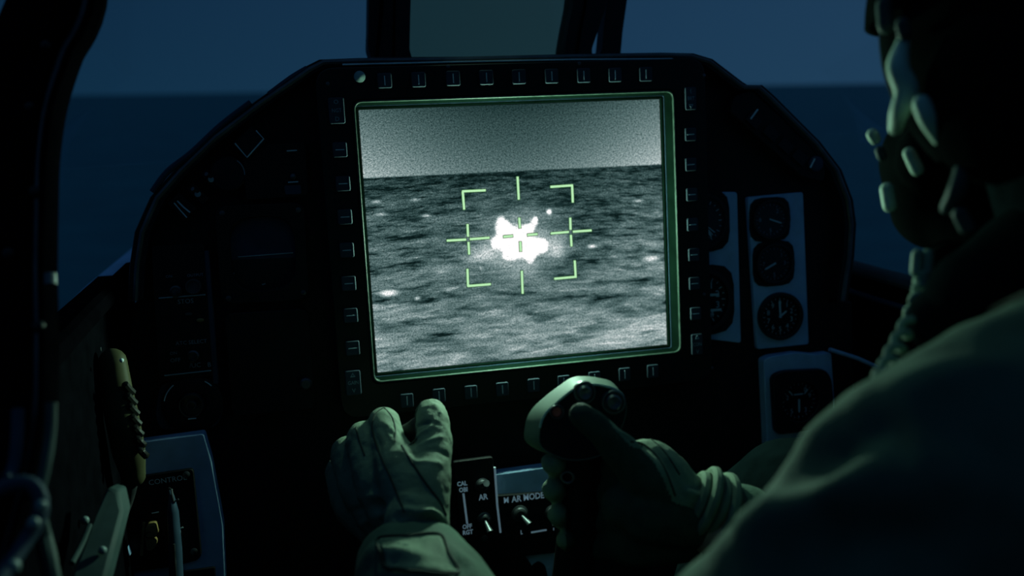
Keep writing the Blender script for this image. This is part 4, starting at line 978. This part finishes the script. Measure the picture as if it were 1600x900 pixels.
# body: one continuous figure under the clothes
mb = MB()
def hand_in(L):
    for c_ in L: ch(mb, c_, 12, .72)
hand_in(LH[:5]); hand_in(RH[:5])
mb.chain([(C(650, 830, .80), .026), (C(700, 950, .72), .032), (C(*ELB_L), .042), (C(1250, 990, .51), .046), (C(*SH_L), .052)], 16)
mb.chain([(C(1085, 810, .809), .024), (ELr.lerp(C(1085, 810, .809), .5), .034), (ELr, .042), (SHr, .052)], 16)
mb.chain([(C(*SH_L), .055), (neck, .05), (SHr, .055)], 16)
mb.chain([(neck + Vector((0, 0, -.03)), .058), (headc + Vector((0, -.01, -.10)), .056)], 16)
mb.chain([(neck + Vector((0, 0, -.06)), .10), (chest, .135), (pelv, .13)], 20)
mb.chain([(hipR, .08), (knR, .055), (footR, .04)], 16); mb.chain([(hipL, .08), (knL, .055), (footL, .04)], 16)
HF = Matrix.Translation(headc) @ Matrix.Rotation(D(13), 4, 'Z') @ Matrix.Rotation(D(-8), 4, 'X')     # head frame: +y is where the face looks
mb.sphere((0, -.005, .02), .074, .095, .105, M=HF); mb.sphere((0, .03, -.05), .056, .07, .065, M=HF)
mb.sphere((0, .098, -.012), .013, .022, .022, M=HF); mb.sphere((.077, -.005, 0), .01, .022, .032, M=HF); mb.sphere((-.077, -.005, 0), .01, .022, .032, M=HF)
mb.sphere((0, .09, -.055), .022, .012, .008, M=HF); mb.sphere((0, .085, .03), .05, .014, .01, M=HF)
for s in (-1, 1): mb.tube([footR + Vector((0, -.03, -.06)), footR + Vector((0, .16, -.08))] if s > 0 else [footL + Vector((0, -.03, -.06)), footL + Vector((0, .16, -.08))], .04, 12)
bodym = organic('person', mb, .006, 3)
person = tag(obj('person', bodym, M_SKIN, origin=pelv, smooth=180), 'pilot seen from behind in helmet, oxygen mask and olive flight suit, both gloved hands forward', 'person')

# flight suit
mb = MB()
mb.chain([(C(648, 852, .785), .037), (C(645, 885, .765), .050), (C(690, 980, .70), .058), (C(*ELB_L), .066), (C(1250, 985, .50), .066), (C(*SH_L), .073)], 24)
mb.chain([(C(1120, 800, .812), .024), (C(1170, 822, .805), .034), (ELr.lerp(C(1085, 810, .809), .5), .046), (ELr, .060), (SHr, .078)], 24)
mb.chain([(C(*SH_L), .076), (neck.lerp(C(*SH_L), .5) + Vector((0, 0, .012)), .074), (neck + Vector((0, 0, .0)), .08), (SHr, .075)], 24)
mb.chain([(neck + Vector((0, 0, -.05)), .12), (chest, .165), (pelv, .16)], 28)
suit_folds = [
 ([(1150, 840), (1230, 800), (1330, 775), (1470, 765)], .018, .016), ([(1215, 770), (1270, 735), (1340, 700), (1430, 680)], .022, -.015),
 ([(1290, 800), (1325, 745), (1370, 710), (1410, 700)], .012, .010), ([(1010, 900), (1090, 850), (1180, 825)], .018, .006),
 ([(1260, 850), (1400, 825), (1540, 830)], .022, -.012), ([(1380, 620), (1480, 590), (1580, 560)], .014, .006),
 ([(560, 890), (620, 862), (720, 895)], .008, .006), ([(600, 878), (660, 872), (730, 890)], .005, -.004), ([(545, 880), (570, 862), (600, 855)], .006, .005), ([(700, 850), (740, 890), (760, 920)], .006, .004)]
sm = organic('flight_suit', mb, .0055, 4, lambda c: vnoise(c, 55, 3) * .0028 + vnoise(c, 120, 5) * .0010, suit_folds)
suit = obj('flight_suit', sm, M_SUIT, person, smooth=180)
mb = MB(); mb.chain([(hipR, .115), (hipR.lerp(knR, .5), .098), (knR, .072), (footR, .055)], 24); mb.chain([(hipL, .115), (knL, .078), (footL, .055)], 24)
gm = organic('shaded_trousers', mb, .007, 4, lambda c: vnoise(c, 50, 13) * .003)
obj('shaded_trousers', gm, M_TROU, person, smooth=180)  # legs split off in near-black cloth so the knee looks dim
# collar and harness
mb = MB(); cpts = [neck + Vector((.075 * math.cos(a), .07 * math.sin(a), .035 + .01 * math.sin(a))) for a in np.linspace(0, 2 * math.pi, 28)]
mb.tube(cpts, .016, 12, cap=False); obj('collar', mb, M_SUIT, suit)
mb = MB(); mb.chain([(C(1468, 500, .60), .022), (C(1530, 470, .59), .036), (C(1640, 430, .58), .05), (C(1760, 420, .56), .05)], 20); obj('life_vest_collar', mb, M_TROU, suit)
bvs = BVHTree.FromPolygons([tuple(v) for v in sm.v], sm.f)
def strap(pts, wd, th, name, mt_, par):
    P = []
    for p in smooth_path(pts, 6):
        h = bvs.find_nearest(p); P.append(h[0] + h[1] * th * .6)
    mb = MB(); nrmls = []
    vs = []; fs = []
    for k, p in enumerate(P):
        t_ = (P[min(k + 1, len(P) - 1)] - P[max(k - 1, 0)]).normalized(); nn = bvs.find_nearest(p)[1]; s = t_.cross(nn).normalized()
        vs += [p + s * wd + nn * th, p - s * wd + nn * th, p - s * wd - nn * th, p + s * wd - nn * th]
    for k in range(len(P) - 1):
        for i in range(4): fs.append([k * 4 + i, k * 4 + (i + 1) % 4, k * 4 + 4 + (i + 1) % 4, k * 4 + 4 + i])
    fs += [[0, 1, 2, 3][::-1], [len(vs) - 4 + i for i in range(4)]]
    mb.add(vs, fs); return obj(name, mb, mt_, par)
mid = neck.lerp(Vector(C(*SH_L)), .45)
strap([mid + Vector((0, .12, -.16)), mid + Vector((0, .09, -.02)), mid + Vector((0, .0, .06)), mid + Vector((0, -.1, -.04)), mid + Vector((0, -.14, -.2))], .02, .0025, 'shoulder_strap', M_SEAT, suit)
mid2 = neck.lerp(SHr, .45)
strap([mid2 + Vector((0, .12, -.16)), mid2 + Vector((0, .09, -.02)), mid2 + Vector((0, .0, .06)), mid2 + Vector((0, -.1, -.04)), mid2 + Vector((0, -.14, -.2))], .02, .0025, 'shoulder_strap', M_SEAT, suit)

# gloves
mb = MB()
for c_ in LH: ch(mb, c_)
lf = [([(575, 655), (590, 690), (600, 730)], .0030, -.0012), ([(650, 685), (668, 672), (680, 655)], .0022, .0018), ([(652, 668), (668, 660), (688, 664)], .0022, -.0020), ([(648, 700), (670, 690), (695, 682)], .0025, .0018),
      ([(645, 708), (670, 702), (698, 712)], .0028, -.0018), ([(628, 705), (650, 722), (690, 726)], .0028, .0020), ([(600, 660), (618, 678), (622, 690)], .002, .0015), ([(596, 668), (610, 690)], .0018, -.0016), ([(604, 676), (620, 694)], .0018, .0014),
      ([(560, 780), (590, 774), (640, 778)], .0035, .0032), ([(545, 800), (590, 790), (650, 794)], .0032, -.0028), ([(560, 820), (600, 805), (640, 798), (680, 804)], .0035, .0038), ([(590, 830), (640, 822), (690, 818)], .003, -.0032), ([(650, 806), (672, 800), (695, 815)], .003, .0028),
      ([(560, 665), (545, 690), (525, 705)], .003, .0018), ([(545, 680), (575, 700)], .003, -.0012), ([(530, 720), (570, 690), (565, 665)], .0025, .0012), ([(665, 625), (685, 640), (692, 655)], .0025, .0012)]
lm = organic('glove', mb, .0021, 4, lambda c: vnoise(c, 230, 8) * .0006 + vnoise(c, 600, 18) * .00028, lf)
lg = tag(obj('glove', lm, M_GLOVE, person, smooth=180), 'left sage-green flying glove with raised thumb')
for L_, r_ in [([(600, 637), (586, 648), (582, 670), (590, 700), (602, 728), (613, 752), (622, 775), (632, 800)], .0011), ([(628, 696), (640, 716), (655, 740), (672, 764), (688, 785), (697, 806)], .0012), ([(601, 638), (613, 652), (618, 672), (617, 690)], .0008), ([(556, 668), (562, 690), (570, 712)], .0009), ([(666, 622), (653, 636), (649, 660), (651, 685), (640, 695)], .0009)]:
    s = seam(lm, L_, r_)
    if s.v: obj('seam', s, M_SEAM, lg)
mb = MB()
for c_ in RH: ch(mb, c_)
rf = [([(965, 672), (990, 690), (1010, 715)], .0022, .0018), ([(985, 676), (1000, 700), (1005, 720)], .0018, -.0014), ([(975, 675), (985, 700)], .0016, .0014), ([(1010, 690), (1050, 740), (1075, 790)], .004, -.0018), ([(1070, 765), (1090, 775), (1110, 770)], .003, .003), ([(1080, 790), (1100, 800), (1125, 785)], .003, -.003)]
rm = organic('glove', mb, .0021, 4, lambda c: vnoise(c, 230, 9) * .0006 + vnoise(c, 600, 28) * .0002, rf)
rg = tag(obj('glove', rm, [M_GLOVE, M_LEATHER], person, smooth=180), 'right flying glove around the stick, shade-darkened palm and sage back')
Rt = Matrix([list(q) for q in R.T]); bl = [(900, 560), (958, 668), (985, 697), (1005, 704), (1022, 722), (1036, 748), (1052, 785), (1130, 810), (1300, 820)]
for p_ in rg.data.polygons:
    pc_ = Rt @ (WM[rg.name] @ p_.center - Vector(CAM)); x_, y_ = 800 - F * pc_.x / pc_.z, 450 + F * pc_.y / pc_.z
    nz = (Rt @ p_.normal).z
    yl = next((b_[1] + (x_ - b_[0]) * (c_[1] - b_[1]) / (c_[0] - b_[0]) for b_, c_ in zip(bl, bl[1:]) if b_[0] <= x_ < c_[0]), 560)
    p_.material_index = 1 if (y_ > yl and nz > -.2 and x_ > 884) else 0  # palm faces turned to the camera take the shade-darkened leather
for L_, r_ in [([(985, 690), (1005, 694), (1025, 712), (1042, 740), (1055, 775)], .0011), ([(905, 628), (890, 645), (892, 665), (900, 685)], .0007), ([(966, 668), (1000, 676), (1035, 702), (1062, 742)], .0009)]:
    s = seam(rm, L_, r_)
    if s.v: obj('seam', s, M_SEAM, rg)
# wrist tab of the left glove and knitted cuff of the right
def tab(name, px, par, bvm, mt_, th=.0025):
    bv = BVHTree.FromPolygons([tuple(v) for v in bvm.v], bvm.f); nu, nv_ = 14, 8; vs = []; ok = True
    (x0, y0), (x1, y1), (x2, y2), (x3, y3) = px; grid = []
    for i in range(nu + 1):
        for j in range(nv_ + 1):
            u, v_ = i / nu, j / nv_
            x = (x0 * (1 - u) + x1 * u) * (1 - v_) + (x3 * (1 - u) + x2 * u) * v_; y = (y0 * (1 - u) + y1 * u) * (1 - v_) + (y3 * (1 - u) + y2 * u) * v_
            x += 2.0 * math.sin(v_ * 5 + u * 3); h = bv.ray_cast(Vector(CAM), Vector(R @ rayc(x, y)).normalized())
            grid.append(h[0] if h[0] is not None else None)
    last = next((g_ for g_ in grid if g_ is not None), None)
    for k, g_ in enumerate(grid):
        if g_ is None: grid[k] = last
        last = grid[k]
    up_ = [p - camf * th * (1 + .35 * math.sin(k * .9)) for k, p in enumerate(grid)]; w_ = nv_ + 1; N_ = len(grid)
    fs = []
    for i in range(nu):
        for j in range(nv_):
            a = i * w_ + j; fs.append([a, a + 1, a + w_ + 1, a + w_]); fs.append([N_ + a, N_ + a + w_, N_ + a + w_ + 1, N_ + a + 1])
    rim = [j for j in range(w_)] + [i * w_ + nv_ for i in range(1, nu + 1)] + [nu * w_ + j for j in range(nv_ - 1, -1, -1)] + [i * w_ for i in range(nu - 1, 0, -1)]
    for k in range(len(rim)): a, b2 = rim[k], rim[(k + 1) % len(rim)]; fs.append([a, N_ + a, N_ + b2, b2])
    m_ = MB(); m_.add(grid + up_, fs); o = obj(name, m_, mt_, par, smooth=60)
    sb = o.modifiers.new('s', 'SUBSURF'); sb.levels = 1; sb.render_levels = 1; return o
both = MB(); both.v = list(lm.v) + list(sm.v); both.f = list(lm.f) + [[i + len(lm.v) for i in f] for f in sm.f]
tab('wrist_tab', [(592, 838), (688, 832), (716, 892), (606, 884)], lg, both, M_GLOVE, .004)
te = MB(); bvb = BVHTree.FromPolygons([tuple(v) for v in both.v], both.f)
Pt = cast(bvb, [(p.x, p.y) for p in smooth_path([(592, 838, 0), (640, 834, 0), (688, 832, 0), (703, 862, 0), (716, 892, 0), (660, 890, 0), (606, 884, 0), (596, 862, 0)], 6, True)])
te.tube([p - camf * .0045 for p in Pt], .0012, 6); obj('tab_edge', te, M_SEAM, lg)
mb = MB(); pc = [(C(1088, 780, .801), .021), (C(1100, 785, .801), .028), (C(1112, 790, .801), .024), (C(1125, 797, .803), .029), (C(1140, 800, .803), .028)]
for k, (p, r_) in enumerate(pc[:4]):
    t_ = (pc[min(k + 1, 4)][0] - pc[max(k - 1, 0)][0]).normalized(); a_ = t_.orthogonal().normalized(); b2 = t_.cross(a_)
    mb.tube([p + (a_ * math.cos(q) + b2 * math.sin(q)) * r_ * 1.05 for q in np.linspace(0, 2 * math.pi, 26)], .0048, 8, cap=False)
obj('knitted_cuff', mb, M_GLOVE, rg)

# helmet, visor, mask
hel = obj('helmet', (lambda m_: (m_.add(*(lambda: (
    [((.125 + .006 * math.cos(3 * ph)) * math.sin(th) * math.cos(ph), .150 * math.sin(th) * math.sin(ph) - .012, .135 * math.cos(th) + .02) for th in np.linspace(.03, 2.25, 26) for ph in np.linspace(0, 2 * math.pi, 48, endpoint=False)],
    [[k * 48 + i, (k + 1) * 48 + i, (k + 1) * 48 + (i + 1) % 48, k * 48 + (i + 1) % 48] for k in range(25) for i in range(48)
     if not (k >= 10 and math.sin(2 * math.pi * (i + .5) / 48) > .60)] + [list(range(48))]
    ))(), M=HF), m_)[1])(MB()), M_HELM, person, smooth=50)
s_ = hel.modifiers.new('s', 'SOLIDIFY'); s_.thickness = .012; s_.offset = 1
def hpart(name, mb, mt_, par=hel, **k): return obj(name, mb, mt_, par, **k)
# visor housing and lowered visor
vs = []; fs = []; nt_, np_ = 10, 24
for th in np.linspace(.75, 1.52, nt_ + 1):
    for ph in np.linspace(D(18), D(162), np_ + 1): vs.append((.140 * math.sin(th) * math.cos(ph), .166 * math.sin(th) * math.sin(ph) - .010, .145 * math.cos(th) + .025))
for k in range(nt_):
    for i in range(np_): fs.append([k * (np_ + 1) + i, (k + 1) * (np_ + 1) + i, (k + 1) * (np_ + 1) + i + 1, k * (np_ + 1) + i + 1])
mb = MB(); mb.add(vs, fs, HF); vh = hpart('visor_cover', mb, M_HELM); s_ = vh.modifiers.new('s', 'SOLIDIFY'); s_.thickness = .006
vs = []; 
for th in np.linspace(1.40, 1.95, nt_ + 1):
    for ph in np.linspace(D(24), D(156), np_ + 1): vs.append((.131 * math.sin(th) * math.cos(ph), .156 * math.sin(th) * math.sin(ph) - .010, .14 * math.cos(th) + .02))
mb = MB(); mb.add(vs, fs, HF); M_VIS = mat('dark_visor', (.03, .04, .045), .12, spec=.6); vz = hpart('visor', mb, M_VIS); s_ = vz.modifiers.new('s', 'SOLIDIFY'); s_.thickness = .003
# ear cups and neck roll
for q in (-1, 1):
    mb = MB(); mb.sphere((q * .118, -.005, -.035), .028, .045, .055, M=HF); hpart('ear_cup', mb, M_HELM)
mb = MB(); mb.chain([(HF @ Vector((-.06, -.06, -.10)), .05), (HF @ Vector((0, -.075, -.11)), .055), (HF @ Vector((.06, -.06, -.10)), .05)], 20); hpart('neck_roll', mb, M_HELM)
mb = MB(); mb.chain([(HF @ Vector((0, -.01, -.08)), .082), (neck + Vector((0, .02, .03)), .082)], 24); obj('dark_neck_cover', mb, M_TROU, suit)  # dark cover added to hide the bright neck skin
def fit(name, L, par, m_=None):
    mb = MB(); mb.chain([(C(x, y, d_), q * d_ / F) for x, y, d_, q in L], 14); obj(name, mb, m_ or M_FIT, par)
fit('visor_knob', [(1382, 8, .60, 13), (1384, 40, .60, 13)], hel, M_GREENMET)
fit('visor_catch', [(1410, 38, .58, 11), (1413, 52, .58, 11)], hel, M_GREENMET)
fit('visor_edge_highlight', [(1410, 68, .585, 11), (1403, 105, .58, 17), (1416, 142, .58, 19), (1406, 172, .585, 15), (1399, 200, .60, 11)], hel)  # lit edge of the visor built as a pale bar
fit('mask_strap', [(1440, 162, .565, 14), (1450, 185, .565, 15), (1468, 216, .57, 12)], hel)
mask = MB(); 
for p0, p1, a_, b2 in [((0, .10, -.035), (0, .13, -.07), .040, .048), ((0, .13, -.07), (0, .135, -.105), .046, .038), ((0, .13, -.105), (0, .09, -.125), .036, .03), ((-.02, .12, -.05), (-.05, .10, -.07), .02, .025), ((.02, .12, -.05), (.05, .10, -.07), .02, .025), ((0, .1, -.02), (0, .11, .0), .018, .012)]:
    mask.chain([(HF @ Vector(p0), a_), (HF @ Vector(p1), b2)], 18)
mm_ = organic('oxygen_mask', mask, .0045, 4); mk = obj('oxygen_mask', mm_, M_RUB, person, smooth=180)
fit('exhale_valve', [(1386, 296, .70, 11), (1390, 321, .70, 11)], mk)
fit('buckle', [(1363, 210, .70, 9), (1367, 217, .70, 9)], mk); fit('buckle', [(1375, 236, .70, 8), (1378, 244, .70, 8)], mk, M_GREENMET)
fit('buckle', [(1421, 240, .66, 10), (1433, 264, .66, 11)], mk)
fit('chin_strap', [(1503, 265, .56, 12), (1496, 295, .56, 14), (1480, 325, .57, 11)], mk, M_GREENMET); fit('microphone_plug', [(1500, 335, .56, 12), (1510, 355, .56, 12)], mk, M_GREENMET)
mb = MB(); hs_ = [HF @ Vector((0, .12, -.11)), HF @ Vector((-.01, .12, -.15)), C(1490, 420, .64), C(1530, 500, .60), C(1580, 640, .52)]
P = smooth_path(hs_, 26); mb.tube(P, [.017 + .0022 * math.sin(i * 1.9) for i in range(len(P))], 16); obj('breathing_hose', mb, M_RUB, mk)
# cord clips and coiled microphone cord
mb = MB()
for x in (1434, 1450): mb.chain([(C(x, 398, .62), .0042), (C(x - 2, 424, .62), .0042)], 12)
obj('cord_clip', mb, M_CORD, mk)
path = smooth_path([C(1442, 425, .62), C(1440, 445, .62), C(1432, 475, .61), C(1415, 515, .59), C(1395, 555, .565), C(1378, 588, .545)], 30); mb = MB(); P = []
for i in range(len(path) * 3):
    f_ = i / 3; k = min(int(f_), len(path) - 2); p = path[k].lerp(path[k + 1], f_ - k); t_ = (path[k + 1] - path[k]).normalized(); a_ = t_.cross(camf).normalized(); b2 = t_.cross(a_)
    q = i * .135; P.append(p + a_ * .0036 * math.cos(q) + b2 * .0036 * math.sin(q))
mb.tube(P, .0027, 8); obj('coiled_cord', mb, M_CORD, mk)

# ------------------------------------------------------------------ ejection seat under and behind the pilot
seat = thing('ejection_seat', (pelv.x, pelv.y - .2, .0), 'dark ejection seat under and behind the pilot', 'seat', panel=False)
mb = MB(); mb.box(pelv.x, pelv.y - .02, .06, .46, .46, .12); obj('seat_pan', mb, M_BLACK, seat, bevel=.01)
mb = MB(); mb.box(pelv.x, pelv.y - .32, .42, .42, .10, .66); obj('backrest', mb, M_SEAT, seat, bevel=.02)
